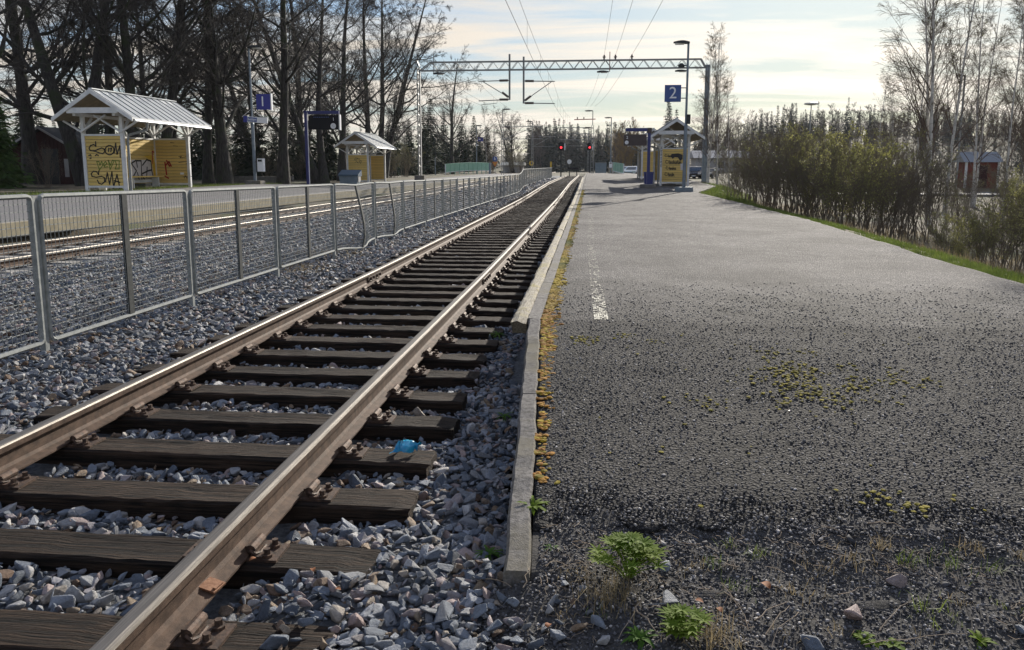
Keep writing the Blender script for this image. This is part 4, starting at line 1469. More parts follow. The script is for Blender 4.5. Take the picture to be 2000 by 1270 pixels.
# ------------------------------------------------------------------ shelters
def make_shelter(W=1.45, LN=4.5, op=1, name='waiting_shelter'):
    """gabled platform shelter: near end at y=0, open side towards op*x"""
    o = empty(name)
    hp = 2.62
    for (sx, y_) in ((-1, 0), (1, 0), (-1, LN), (1, LN), (-op, LN / 2)):
        MB().box((sx * W / 2, y_, hp / 2), (.115, .115, hp)).build('post', 'white_timber', o)
    for y_ in (0, LN):
        MB().box((0, y_, .165), (W - .12, .09, .07)).build('sill', 'white_timber', o)
    z0, ph, npl = .20, .125, 14
    pm = {}

    def plank(parent, c, d):
        key = tuple(round(q, 3) for q in d)
        if key not in pm:
            x_, y_, z_ = d[0] / 2, d[1] / 2, d[2] / 2
            if d[1] < d[0]:
                prof = [(-y_ * .2, -z_), (y_, -z_), (y_, z_), (-y_, z_), (-y_, -z_ * .75)]
                m_ = MB().prism(prof, 'x', -x_, x_).mesh('plank', fix=True)
            else:
                prof = [(-x_, -z_), (x_, -z_), (x_, z_ * .9), (x_ * .3, z_), (-x_, z_)]
                m_ = MB().prism(prof, 'y', -y_, y_).mesh('plank', fix=True)
            m_.materials.append(MATS['yellow_plank'])
            pm[key] = m_
        return link('plank', pm[key], None, parent, c)

    ends = []
    for y_, nm in ((0, 'end_wall'), (LN, 'end_wall')):
        w_ = MB().box((0, y_, z0 + ph * npl + .03), (W - .12, .10, .06)).build(nm, 'white_timber', o)
        MB().box((0, y_ + .012, z0 + ph * npl / 2), (W - .125, .016, ph * npl - .01)).build('backing', 'roof_underside', w_)
        for k in range(npl):
            plank(w_, (0, y_, z0 + ph * (k + .5)), (W - .118, .035, ph - .012))
        ends.append(w_)
    bw_ = MB().box((-op * W / 2, LN / 2, z0 + ph * npl + .03), (.09, LN - .12, .06)).build('back_wall', 'white_timber', o)
    for k in range(npl):
        low = k < 9
        a = .06 if low else 1.55
        plank(bw_, (-op * W / 2, (a + LN - .06) / 2, z0 + ph * (k + .5)), (.035, LN - .06 - a, ph - .012))
    MB().box((-op * (W / 2 + .012), LN / 2, z0 + ph * 4.5), (.016, LN - .13, ph * 9 - .01)).build('backing', 'roof_underside', bw_)
    MB().box((-op * (W / 2 + .012), (1.55 + LN - .06) / 2, z0 + ph * 11.5), (.016, LN - 1.64, ph * 5 - .01)).build('backing', 'roof_underside', bw_)
    MB().box((-op * W / 2, 1.50, z0 + ph * 11.5), (.08, .09, ph * 5)).build('window_jamb', 'white_timber', bw_)
    MB().box((-op * W / 2, .77, z0 + ph * 9 + .02), (.10, 1.4, .05)).build('window_sill', 'white_timber', bw_)
    bench = MB().box((-op * (W / 2 - .25), LN / 2, .48), (.36, LN - .3, .045)).build('bench', 'yellow_plank', o)
    for y_ in (.5, LN / 2, LN - .5):
        MB().box((-op * (W / 2 - .25), y_, .24), (.28, .06, .44)).build('bench_leg', 'white_timber', bench)
    MB().box((-op * (W / 2 - .09), LN / 2, .30), (.03, LN - .3, .12)).build('bench_rail', 'white_timber', bench)
    # roof
    hw, ze, zr, y0, y1 = 1.47, 2.55, 3.52, -.55, LN + .55
    sl = math.atan2(zr - ze, hw)
    tn = .05
    roof = None
    for s in (-1, 1):
        rp_ = MB().prism([(0, zr), (s * hw, ze), (s * hw, ze - tn), (0, zr - tn)], 'y', y0, y1).build('roof_sheet', 'roof_metal', o)
        MB().prism([(s * .02, zr - tn - .02), (s * (hw - .03), ze - tn - .005), (s * (hw - .03), ze - tn - .03), (s * .02, zr - tn - .045)], 'y', y0 + .03, y1 - .03).build('roof_lining', 'roof_underside', rp_)
        for y_ in np.linspace(y0 + .02, y1 - .02, 13):
            MB().prism([(0, zr + .028), (s * hw, ze + .028), (s * hw, ze - .001), (0, zr - .001)], 'y', y_ - .012, y_ + .012).build('roof_seam', 'roof_seam', rp_)
        # barge boards on both gables
        for y_ in (y0 - .02, y1 + .02):
            MB().prism([(0, zr + .01), (s * (hw + .01), ze + .01), (s * (hw + .01), ze - .13), (0, zr - .15)], 'y', y_ - .02, y_ + .02).build('barge_board', 'white_timber', o)
        MB().box((s * W / 2, LN / 2, hp + .05), (.11, LN + .9, .10)).build('wall_plate', 'white_timber', o)
        # curly braces out of each post: sideways and along
        for y_ in (-.02, LN + .02):
            for d in (-1, 1):
                inner = d * s < 0
                xe = s * W / 2 + d * (.95 if inner else .66)
                off_ = .05 if s > 0 or not inner else .105
                MB().bar((s * W / 2, y_ - off_, 2.08), (xe, y_ - off_, 2.66 if inner else 2.47), .05, .10, up=(0, 1, 0)).build('brace', 'white_timber', o)
        for (y_, d) in ((0, 1), (LN, -1), (LN, 1)):
            MB().bar((s * W / 2, y_, 2.08), (s * W / 2, y_ + d * .52, 2.58), .055, .09, up=(1, 0, 0)).build('brace', 'white_timber', o)
    MB().box((0, (y0 + y1) / 2, zr + .02), (.14, y1 - y0, .03)).build('ridge_cap', 'roof_metal', o)
    for y_ in (y0 + .05, y1 - .05):
        MB().box((0, y_ - .02, 2.80), (1.86, .06, .19)).build('tie_beam', 'white_timber', o)
    # gutter and downpipe at the near corner of the open side
    gt = MB().tube([(op * (hw + .03), y0 + .1, ze - .10), (op * (hw + .03), y1 - .1, ze - .12)], .045, 8).build('gutter', 'roof_metal', o)
    MB().tube([(op * (hw + .02), .35, ze - .12), (op * (hw - .02), .35, ze - .38), (op * (W / 2 + .14), .16, 1.98), (op * (W / 2 + .13), .10, 1.80), (op * (W / 2 + .13), .10, .02)], .048, 8).build('downpipe', 'galvanised', gt)
    return o, ends[0], bw_, ends[1]


Y1 = 27.0
c0 = atY(205.5, VPY, Y1)
sh1, w1, bw1, fw1 = make_shelter(1.45, 4.6, 1)
S1 = 1.0
sh1.location = (c0[0], Y1, 0.52)
tag(sh1, 'large graffiti-covered yellow shelter with white posts and pale metal roof, nearest on the left', 'shelter', 'platform shelters')


def crop2px(pts, x0, y0, sc):
    return [(x0 + a * sc, y0 + b * sc) for a, b in pts]


def spray(parent, root, strokes, w, material, plane, val, name='graffiti', sc=.18109, x0=90, y0=160, off=.004, fill=False):
    """strokes measured on the photograph, laid on a wall plane (a real position on the wall)"""
    mb = MB()
    for st in strokes:
        pts = []
        for (a, b) in crop2px(st, x0, y0, sc):
            d = ray(a, b)
            t = val / d[1] if plane == 'y' else val / d[0]
            P = CAM + d * t
            pts.append((P[0] - root.location[0], P[1] - root.location[1], P[2] - root.location[2]))
        nrm = (0, -1, 0) if plane == 'y' else (1 if off > 0 else -1, 0, 0)
        if fill:
            mb.raw(pts, [tuple(range(len(pts)))])
        else:
            mb.ribbon(pts, w, nrm)
    return mb.build(name, material, parent, fix=False)


cir = [(685 + 48 * math.cos(a), 737 + 50 * math.sin(a)) for a in np.linspace(0, 6.4, 18)]
yw = Y1 - .0215
spray(w1, sh1, [[(533, 645), (537, 695), (515, 677), (482, 686), (463, 715), (475, 740), (520, 748), (560, 728), (600, 714), (625, 725), (635, 752), (610, 776), (565, 764), (515, 742)], cir,
                [(676, 715), (673, 752)], [(690, 722), (706, 714), (698, 754)], [(735, 768), (750, 660), (765, 782), (795, 690), (800, 815)],
                [(460, 795), (478, 788), (486, 800)], [(530, 796), (546, 785), (565, 796)], [(472, 826), (486, 822)],
                [(570, 960), (565, 1000), (545, 970), (510, 965), (487, 990), (495, 1020), (540, 1030), (600, 1020), (630, 1035), (630, 1080), (600, 1105), (570, 1095), (553, 1060)],
                [(640, 1080), (660, 980), (685, 1105), (710, 970), (728, 1140)], [(725, 1145), (765, 1000), (796, 1150)], [(735, 1065), (798, 1085)]], .042, 'spray_black', 'y', yw)
spray(w1, sh1, [[(545, 858), (570, 860), (580, 900), (600, 855), (612, 900), (575, 950), (545, 858)], [(625, 912), (655, 882), (640, 860), (620, 885), (630, 920), (665, 915)],
                [(670, 845), (690, 945), (735, 850), (715, 845), (695, 900), (670, 845)], [(745, 850), (788, 850), (788, 940), (745, 940), (760, 895), (745, 850)]], .032, 'spray_green', 'y', yw)
xb = c0[0] - 1.45 / 2 + .0205
spray(bw1, sh1, [[(920, 840), (1130, 840), (1165, 1050), (925, 1055)]], 0, 'spray_white', 'x', xb, fill=True)
spray(bw1, sh1, [[(1050, 800), (1140, 790), (1185, 900), (1225, 1020), (1215, 1055), (1170, 1050), (1140, 850)]], 0, 'spray_yellow', 'x', xb + .001, fill=True)
spray(bw1, sh1, [[(925, 1052), (975, 960), (920, 880), (965, 850), (1025, 852), (1030, 1000), (1035, 1060)], [(1040, 900), (1085, 840), (1130, 855), (1140, 950), (1100, 960), (1040, 990)], [(1030, 1000), (1060, 1050)],
                 [(1090, 920), (1085, 1030)], [(975, 860), (985, 920)], [(985, 980), (1005, 1055)], [(1140, 960), (1160, 1045)]], .065, 'spray_black', 'x', xb + .002)
spray(bw1, sh1, [[(1150, 880), (1145, 750), (1175, 765)], [(1200, 870), (1235, 830), (1262, 900)], [(1220, 960), (1250, 960), (1225, 1000), (1262, 1010)], [(1260, 960), (1275, 1050)]], .06, 'spray_red', 'x', xb + .003)
yf = Y1 + 4.6 - .0215
spray(fw1, sh1, [[(1300, 850), (1330, 910), (1345, 900)], [(1285, 1020), (1320, 1040)], [(1290, 900), (1325, 860), (1350, 910)], [(1282, 870), (1300, 1000)]], .06, 'spray_red', 'y', yf)
spray(fw1, sh1, [[(1430, 808), (1460, 802), (1445, 820), (1535, 805)], [(1430, 870), (1590, 850)], [(1510, 885), (1590, 880)], [(1480, 1025), (1575, 1018)], [(1490, 1040), (1500, 1010), (1520, 1042), (1540, 1012), (1560, 1040)],
                 [(1535, 1080), (1565, 1110)], [(1340, 655), (1380, 660)], [(1370, 690), (1420, 695)]], .022, 'spray_black', 'y', yf)
spray(fw1, sh1, [[(1447, 978), (1487, 978), (1487, 1000), (1447, 1000)]], 0, 'sign_white', 'y', yf, name='notice', fill=True)

sh2 = copy_tree(sh1)
for ch in list(sh2.children):
    for g_ in list(ch.children):
        if g_.name.startswith(('graffiti', 'notice')):
            bpy.data.objects.remove(g_)
c2 = atY(699, VPY, 52.0)
sh2.location = (c2[0], 52.0, 0.27)
sh2.scale = (.95, .95, .95)
tag(sh2, 'yellow shelter with pale metal roof farther along the left platform, grit bin at its corner', 'shelter', 'platform shelters')
w2 = [c for c in sh2.children if c.name.startswith('end_wall')][0]
mb = MB()
for (a, b) in ((500, 720), (560, 700), (600, 740), (530, 760), (590, 770), (520, 690)):
    pts = []
    for (u, v) in ((0, 0), (22, -28), (40, 6), (52, -20)):
        P = atY(640 + (a + u) * .1024, 240 + (b + v) * .1024, 52.0)
        pts.append(((P[0] - c2[0]) / .95, -.0215, (P[2] - .27) / .95))
    mb.ribbon(pts, .022, (0, -1, 0))
mb.build('graffiti', 'spray_black', w2, fix=False)

# shelters on platform 2, open towards the track on their left
c3 = atY(1317.5, VPY, 43.8)
sh3, w3, bw3, fw3 = make_shelter(1.45, 4.6, -1)
sh3.location = (c3[0], 43.8, .36)
tag(sh3, 'gabled shelter with black scrawls on its yellow end wall, behind the number 2 lamp', 'shelter', 'platform shelters')
z3 = dict(sc=.11813, x0=1200, y0=230)


def scrawl(x, y, n, dx, h):
    """a line of joined-up spray lettering"""
    pts = [(x + 38, y - h * .6), (x + 12, y - h * .9), (x, y - h * .2), (x + 22, y + h * .25), (x + 45, y)]
    out = [pts]
    q = []
    for k in range(n):
        xx = x + 52 + k * dx
        q += [(xx, y + (h * .35 if k % 2 else -h * .05)), (xx + dx * .35, y + (-h * .45 if k % 3 else -h * .8)), (xx + dx * .7, y + h * .45)]
    out.append(q)
    return out


spray(w3, sh3, scrawl(832, 640, 3, 18, 34) + scrawl(845, 745, 9, 24, 52) + scrawl(850, 845, 6, 20, 40) + scrawl(832, 950, 5, 22, 50), .030, 'spray_black', 'y', 43.8 - .0215, **z3)
spray(w3, sh3, [[(930, 640), (945, 600), (1060, 590), (1130, 615), (1128, 690), (1085, 715), (1050, 660), (1000, 655), (960, 680)]], 0, 'spray_black', 'y', 43.8 - .0215, fill=True, **z3)
spray(w3, sh3, [[(1090, 765), (1130, 755), (1132, 870), (1095, 865)]], 0, 'spray_white', 'y', 43.8 - .0225, fill=True, **z3)
pst = [c for c in sh3.children if c.name.startswith('post')][0]
mb = MB()
for k in range(6):
    zz = 2.02 - k * .19
    mb.ribbon([(-.725 - .04, -.0605, zz + .05), (-.725 + .04, -.0605, zz + .05), (-.725 - .03, -.0605, zz - .02), (-.725 + .04, -.0605, zz - .07)], .022, (0, -1, 0))
mb.build('graffiti', 'spray_black', pst, fix=False)
sh4 = copy_tree(sh3)
for ch in list(sh4.children):
    for g_ in list(ch.children):
        if g_.name.startswith('graffiti'):
            bpy.data.objects.remove(g_)
c4 = atY(1253, VPY, 57.5)
sh4.location = (c4[0] + .75, 57.5, .27 + float(zprof(57.5)))
tag(sh4, 'second gabled yellow shelter on platform 2, mostly hidden behind the nearer one', 'shelter', 'platform shelters')

# ------------------------------------------------------------------ bins, railings, small signs
P = atY(684, 360, 47.5)
gb = empty('grit_bin', (P[0], 47.5, .28)); tag(gb, 'blue-grey grit bin with a sloping lid beside the far left shelter', 'grit bin')
MB().prism([(-.50, 0), (.50, 0), (.58, .52), (-.58, .52)], 'y', -.35, .35).build('body', 'bin_grey_blue', gb)
MB().prism([(-.40, .525), (.42, .525), (.38, .90), (-.40, .62)], 'x', -.62, .62).build('lid', 'bin_lid_blue', gb)
MB().box((.585, 0, .45), (.02, .5, .5)).build('side_plate', 'house_grey', gb)
P = atY(1270, 356, 45.0)
wb = empty('waste_bin', (P[0] - .25, 43.0, .36)); tag(wb, 'blue wheeled waste bin standing in front of the platform 2 shelter', 'waste bin')
MB().prism([(-.26, .06), (.26, .06), (.31, .80), (-.31, .80)], 'y', -.28, .28).build('body', 'post_blue', wb)
MB().box((0, 0, .84), (.66, .62, .07)).build('lid', 'post_blue', wb)
wb.scale = (.8, .8, .85)
for s in (-1, 1):
    MB().tube([(s * .2, .2, .07), (s * .28, .2, .07)], .07, 10).build('wheel', 'tyre', wb)


def railing(name, A, B, h, n, label, arch=0.0):
    o = empty(name, A); tag(o, label, 'railing', 'green bridge railings')
    A, B = np.array(A), np.array(B)
    D = B - A
    zz = lambda t: arch * 4 * t * (1 - t)
    pts = [tuple(D * t + np.array([0, 0, h + zz(t)])) for t in np.linspace(0, 1, n + 1)]
    lo = [tuple(D * t + np.array([0, 0, .25 + zz(t)])) for t in np.linspace(0, 1, n + 1)]
    MB().tube(pts, .05, 6).build('top_rail', 'rail_green', o)
    MB().tube(lo, .045, 6).build('bottom_rail', 'sign_white', o)
    for k in range(n + 1):
        MB().bar((pts[k][0], pts[k][1], 0), pts[k], .09).build('post', 'sign_white' if k in (0, n) else 'rail_green', o)
    for k in range(n):
        u = (D / np.linalg.norm(D)) * .06
        a, b, c, d = np.array(lo[k]) + u, np.array(lo[k + 1]) - u, np.array(pts[k + 1]) - u, np.array(pts[k]) + u
        t_ = np.array([0, .02, 0])
        MB().raw([a - t_, b - t_, c - t_, d - t_, a + t_, b + t_, c + t_, d + t_], [(0, 1, 2, 3), (7, 6, 5, 4), (0, 4, 5, 1), (1, 5, 6, 2), (2, 6, 7, 3), (3, 7, 4, 0)]).build('panel', 'rail_green', o)
    return o


A, B = atY(870, 341, 102), atY(957, 337, 112)
railing('bridge_railing', A, B, 1.28, 10, 'green panelled bridge railing in front of the dark spruces, left', arch=.12)
A, B = atY(1197, 338, 106), atY(1218, 343, 96)
railing('bridge_railing', A, B, 1.35, 4, 'green bridge railing at the far end of platform 2, right of the lamp')
P = atY(957, 340, 109)
o = MB().box((0, 0, .75), (.28, .2, 1.5)).build('cabinet_post', 'bin_grey_blue', None, loc=(P[0], 109, P[2])); tag(o, 'narrow grey post at the right end of the left green railing', 'post')

for (pxx, y1_, Y, spec, lab) in ((967, 340, 115, 'ped', 'round blue pedestrian sign above an orange sign on one post'), (1038, 336, 135, 'yel', 'round yellow sign with dark ring on a post behind the far fence'),
                                 (1076, 334, 150, 'sq', 'small upright yellow marker behind the far fence')):
    P = atY(pxx, y1_, Y)
    o = empty('track_sign' if spec != 'ped' else 'path_sign', (P[0], Y, P[2])); tag(o, lab, 'sign')
    MB().tube([(0, 0, 0), (0, 0, 2.4 if spec == 'ped' else 1.4)], .035, 6).build('post', 'galvanised', o)
    if spec == 'ped':
        d_ = MB().tube([(0, -.06, 2.15), (0, -.09, 2.15)], .36, 20).build('sign_disc', 'sign_blue_light', o)
        MB().box((-.06, -.095, 2.16), (.07, .006, .34)).box((.07, -.095, 2.1), (.05, .006, .24)).tube([(-.06, -.093, 2.39), (-.06, -.097, 2.39)], .05, 8).build('figures', 'sign_white', d_)
        d_ = MB().raw([(-.42, -.06, 1.72), (.42, -.06, 1.72), (0, -.06, 1.02), (-.42, -.09, 1.72), (.42, -.09, 1.72), (0, -.09, 1.02)], [(0, 1, 2), (5, 4, 3), (0, 3, 4, 1), (1, 4, 5, 2), (2, 5, 3, 0)]).build('warning_sign', 'sign_orange', o)
        MB().box((0, -.095, 1.48), (.34, .006, .10)).build('sign_mark', 'sign_yellow', d_)
    elif spec == 'yel':
        d_ = MB().tube([(0, -.05, 1.45), (0, -.08, 1.45)], .42, 18).build('sign_disc', 'sign_yellow', o)
        MB().tube([(0, -.083, 1.45), (0, -.088, 1.45)], .16, 14).build('sign_ring', 'display_black', d_)
    else:
        MB().box((0, -.05, 1.2), (.35, .04, 1.0)).build('sign_board', 'sign_yellow', o)


def signal(pxx, y0_, yl, Y, label):
    P, Q = atY(pxx, y0_, Y), atY(pxx, yl, Y)
    o = empty('railway_signal', (P[0], Y, P[2])); tag(o, label, 'railway signal', 'railway signals')
    h = Q[2] - P[2]
    MB().tube([(0, 0, 0), (0, 0, h)], .07, 8).build('mast', 'dark_bar', o)
    hd = MB().prism([(-.30, h - .42), (.30, h - .42), (.30, h + .40), (.2, h + .5), (-.2, h + .5), (-.30, h + .40)], 'y', -.12, .0).build('signal_head', 'display_black', o)
    MB().box((.42, .02, h), (.10, .1, .75)).build('back_board', 'sign_white', o)
    for zz, m_ in ((h + .25, 'dark_bar'), (h - .08, 'signal_red')):
        ln_ = MB().tube([(0, -.13, zz), (0, -.15, zz)], 0.12, 14).build('signal_lamp', m_, hd)
        MB().tube([(0, -.13, zz + .17), (0, -.42, zz + .15)], .15, 10).build('hood', 'display_black', hd) if False else None
    return o


signal(1095.5, 345, 287, 92, 'red railway signal beside the far end of the mesh fence')
signal(1151, 338, 287, 106, 'red railway signal by the lattice mast beyond platform 2')

# buffer stop closing the track
P = atY(1127, 338, 108)
o = empty('buffer_stop', (T2X, 108.5, .02)); tag(o, 'black buffer stop beam closing the dead-end track', 'buffer stop')
MB().box((0, 0, 1.05), (1.5, .3, .28)).build('beam', 'display_black', o)
for s in (-1, 1):
    MB().bar((s * .5, 0, .0), (s * .5, 0, .92), .12).build('post', 'dark_bar', o)
    MB().bar((s * .5, .1, .85), (s * .5, 1.6, .1), .10).build('stay', 'dark_bar', o)
P = atY(1112, 316, 150)
o = empty('round_marker', (P[0], 150, .4)); tag(o, 'white round disc marker behind the buffer stop', 'sign')
MB().tube([(0, 0, 0), (0, 0, P[2] - .4)], .04, 6).build('post', 'galvanised', o)
MB().tube([(0, -.05, P[2] - .4), (0, -.1, P[2] - .4)], .42, 18).build('disc', 'sign_white', o)


def mast(pxx, Y, z0, ytop_px, arm, lampdir, label, width=.28):
    P = atY(pxx, ytop_px, Y)
    h = P[2] - z0
    o = empty('catenary_mast', (P[0], Y, z0)); tag(o, label, 'catenary mast', 'far catenary masts')
    hm = h * .78
    mb = MB()
    for s in (-1, 1):
        mb.bar((s * width / 2, 0, 0), (s * width * .32, 0, hm), .07, .12, up=(0, 1, 0))
    po = mb.build('post', 'catenary_steel', o)
    for k in range(9):
        zz = hm * (k + .5) / 9
        MB().bar((-width * .45, 0, zz), (width * .45, 0, zz), .05, .08).build('batten', 'catenary_steel', po)
    MB().tube([(0, 0, hm), (0, 0, h)], .05, 6).build('lamp_pole', 'catenary_steel', o)
    lamp_head(o, 0, 0, h - .03, lampdir, ln=1.0)
    za = hm * .88
    for (ex, zt, zl) in arm:
        cb = MB()
        cb.tube([(0, 0, zt), (ex, 0, zt + .05)], .04, 6)
        cb.tube([(0, 0, zt - 1.55 if zl else zt - 1.2), (ex * .8, 0, zt)], .035, 6)
        cb.tube([(0, 0, zt - 1.5), (ex, 0, zt - 1.45)], .035, 6)
        c_ = cb.build('cantilever', 'catenary_steel', o)
        s = 1 if ex > 0 else -1
        MB().tube([(s * .25, 0, zt), (s * .95, 0, zt + .02)], .09, 8).build('insulator', 'insulator', c_)
    return o


mast(981.5, 100, .3, 214, [(5.0, 5.9, 1)], 1, 'lattice catenary mast with a lamp, nearest beyond the left platform')
mast(1040, 126, .3, 238, [(3.6, 5.6, 1)], -1, 'thin catenary mast with a lamp, farther down the through track')
m3 = mast(1158, 101, .2, 217, [(-4.0, 5.9, 1)], -1, 'lattice catenary mast with crossbar and lamp at the end of platform 2', width=.36)
MB().bar((-2.3, 0, 6.9), (.35, 0, 6.95), .10).build('crossbar', 'brick_red', m3)
for x_ in (-1.9, -1.1):
    MB().tube([(x_, 0, 6.95), (x_, 0, 7.2)], .07, 6).build('insulator', 'insulator', m3)
m4 = mast(1149.5, 140, .3, 251, [(-3.5, 6.0, 1)], -1, 'farther catenary mast with crossbar, seen through the nearer one')
MB().bar((-2.8, 0, 6.6), (.35, 0, 6.6), .10).build('crossbar', 'catenary_steel', m4)
P = atY(1170, 337, 112)
o = empty('equipment_cabinet', (P[0] + .2, 110, .3)); tag(o, 'grey equipment cabinet beyond the platform end', 'cabinet')
MB().box((0, 0, .75), (1.5, .7, 1.5)).build('body', 'bin_grey_blue', o)
MB().box((0, 0, 1.53), (1.6, .8, .07)).build('top', 'galvanised', o)
for s in (-1, 1):
    MB().box((s * .36, -.357, .75), (.66, .02, 1.3)).build('door', 'bin_grey_blue', o)


# ------------------------------------------------------------------ vegetation
def tubes(paths, radii, sides):
    """many thin tubes at once: paths (N,K,3), radii (N,K)"""
    N_, K = paths.shape[:2]
    tan = np.gradient(paths, axis=1)
    tan /= np.linalg.norm(tan, axis=2, keepdims=True) + 1e-9
    ref = np.where(np.abs(tan[..., 2:3]) > .9, np.array([1.0, 0, 0]), np.array([0, 0, 1.0]))
    a = np.cross(tan, ref); a /= np.linalg.norm(a, axis=2, keepdims=True) + 1e-9
    b = np.cross(tan, a)
    ang = np.arange(sides) * 2 * np.pi / sides
    v = paths[:, :, None, :] + radii[:, :, None, None] * (a[:, :, None, :] * np.cos(ang)[:, None] + b[:, :, None, :] * np.sin(ang)[:, None])
    idx = np.arange(N_ * K * sides).reshape(N_, K, sides)
    nx_ = np.roll(idx, -1, 2)
    f = np.stack([idx[:, :-1], nx_[:, :-1], nx_[:, 1:], idx[:, 1:]], -1).reshape(-1, 4)
    return v.reshape(-1, 3), f


def join(parts):
    vs, fs, o = [], [], 0
    for v, f in parts:
        vs.append(v); fs.append(f + o); o += len(v)
    return np.concatenate(vs), np.concatenate(fs)


def grow(r, par, prad, n, t0, t1, lfac, ang, rfac, K, wig, trop, lmin=0.0, tip=.25, amp=.3, ltaper=.6):
    """children of every parent branch"""
    N_, Kp = par.shape[:2]
    plen = np.linalg.norm(np.diff(par, axis=1), axis=2).sum(1)
    t = r.uniform(t0, t1, (N_, n))
    s = t * (Kp - 1)
    i = np.clip(s.astype(int), 0, Kp - 2)
    fr = (s - i)[..., None]
    ar = np.arange(N_)[:, None]
    base = par[ar, i] * (1 - fr) + par[ar, i + 1] * fr
    tan = par[ar, i + 1] - par[ar, i]
    tan /= np.linalg.norm(tan, axis=2, keepdims=True) + 1e-9
    rad = (prad[ar, i] * (1 - fr[..., 0]) + prad[ar, i + 1] * fr[..., 0]) * rfac * r.uniform(.7, 1.1, t.shape)
    rnd = r.normal(size=base.shape)
    perp = rnd - tan * (rnd * tan).sum(-1, keepdims=True)
    perp /= np.linalg.norm(perp, axis=-1, keepdims=True) + 1e-9
    a = ang * r.uniform(1 - amp, 1 + amp, t.shape)[..., None]
    d = tan * np.cos(a) + perp * np.sin(a)
    ln = plen[:, None] * lfac * (1 - ltaper * (t - t0) / max(t1 - t0, 1e-6)) * r.uniform(.65, 1.2, t.shape)
    base, d, ln, rad = base.reshape(-1, 3), d.reshape(-1, 3), ln.ravel(), rad.ravel()
    keep = ln > lmin
    base, d, ln, rad = base[keep], d[keep], ln[keep], rad[keep]
    P = [base]
    cur = d
    st = (ln / (K - 1))[:, None]
    for k in range(K - 1):
        P.append(P[-1] + cur * st)
        cur = cur + r.normal(size=cur.shape) * wig + np.array([0, 0, trop])
        cur /= np.linalg.norm(cur, axis=1, keepdims=True)
    P = np.stack(P, 1)
    R = rad[:, None] * np.linspace(1, tip, K)[None, :]
    return P, R


def trunk_path(r, H, r0, K=9, lean=.03, wig=.03, r1=.12):
    p = [np.zeros(3)]
    d = np.array([r.normal(0, lean), r.normal(0, lean), 1.0])
    for k in range(K - 1):
        p.append(p[-1] + d / np.linalg.norm(d) * H / (K - 1))
        d = d + np.array([r.normal(0, wig), r.normal(0, wig), 0])
    t = np.linspace(0, 1, K)
    rad = r0 * (1 - (1 - r1) * t) * (1 + .5 * np.exp(-t * 22))
    return np.array(p)[None], rad[None]


def make_tree(seed, H, r0, L1, L2, L3, L4=None, rmin=.006, multi=1, sides=(10, 6, 3), lean=.03, wig=.03, leaf=None, r1=.12, K0=9, limbs_dark=False, spread=None):
    """returns (trunk mesh, crown mesh, leaf mesh or None)"""
    r = np.random.default_rng(seed)
    T, TR = [], []
    for m_ in range(multi):
        a, b = trunk_path(r, H * r.uniform(.8, 1.0) if multi > 1 else H, r0 * (1 if m_ == 0 else r.uniform(.6, .95)), lean=lean if multi == 1 else lean * 2.5, wig=wig, r1=r1, K=K0)
        if m_:
            a[0, :, :2] += r.normal(0, spread or r0 * 1.2, 2)
        T.append(a); TR.append(b)
    T, TR = np.concatenate(T), np.concatenate(TR)
    b1, r1_ = grow(r, T, TR, **L1)
    r1_ = np.maximum(r1_, rmin)
    b2, r2_ = grow(r, b1, r1_, **L2); r2_ = np.maximum(r2_, rmin)
    tr = tubes(T, TR, sides[0]) if limbs_dark else join([tubes(T, TR, sides[0]), tubes(b1, r1_, sides[1])])
    parts = [tubes(b2, r2_, 4)] + ([tubes(b1, r1_, sides[1])] if limbs_dark else [])
    last, lr = b2, r2_
    if L3:
        b3, r3_ = grow(r, b2, r2_, **L3); r3_ = np.maximum(r3_, rmin * .8)
        parts.append(tubes(b3, r3_, sides[2])); last, lr = b3, r3_
    if L4:
        b4, r4_ = grow(r, last, lr, **L4); r4_ = np.maximum(r4_, rmin * .65)
        parts.append(tubes(b4, r4_, sides[2])); last = b4
    cv, cf = join(parts)
    lm = None
    if leaf:
        lm = leaf_mesh(r, last, *leaf)
    return npmesh('trunk', *tr), npmesh('crown', cv, cf), lm


def leaf_mesh(r, br, per, size, name='leaves', asp=.5):
    """little folded leaves along branches: two triangles each"""
    N_, K = br.shape[:2]
    t = r.uniform(.15, 1, (N_, per)) * (K - 1)
    i = np.clip(t.astype(int), 0, K - 2); fr = (t - i)[..., None]
    ar = np.arange(N_)[:, None]
    p = (br[ar, i] * (1 - fr) + br[ar, i + 1] * fr).reshape(-1, 3)
    n = len(p)
    d = r.normal(size=(n, 3)) + np.array([0, 0, .5]); d /= np.linalg.norm(d, axis=1, keepdims=True)
    w = np.cross(d, r.normal(size=(n, 3))); w /= np.linalg.norm(w, axis=1, keepdims=True)
    s = size * r.uniform(.6, 1.3, (n, 1))
    a, b, c, e = p, p + d * s * .5 + w * s * asp * .5, p + d * s, p + d * s * .5 - w * s * asp * .5
    v = np.stack([a, b, c, e], 1).reshape(-1, 3)
    f = np.arange(4 * n).reshape(-1, 4)
    return npmesh(name, v, f)


def place_tree(variant, name, loc, sc, rz, label, cat, group, mats):
    o = empty(name, loc, rz)
    o.scale = (sc, sc, sc)
    tag(o, label, cat, group)
    for me, nm, m_ in zip(variant, ('trunk', 'crown', 'leaves'), mats):
        if me is None:
            continue
        ob = bpy.data.objects.new(nm if cat != 'bush' or nm != 'trunk' else 'stems', me)
        if nm == 'crown' and cat == 'bush':
            ob.name = 'twigs'
        col.objects.link(ob)
        if len(me.materials) == 0:
            me.materials.append(MATS[m_])
        ob.parent = o
    return o


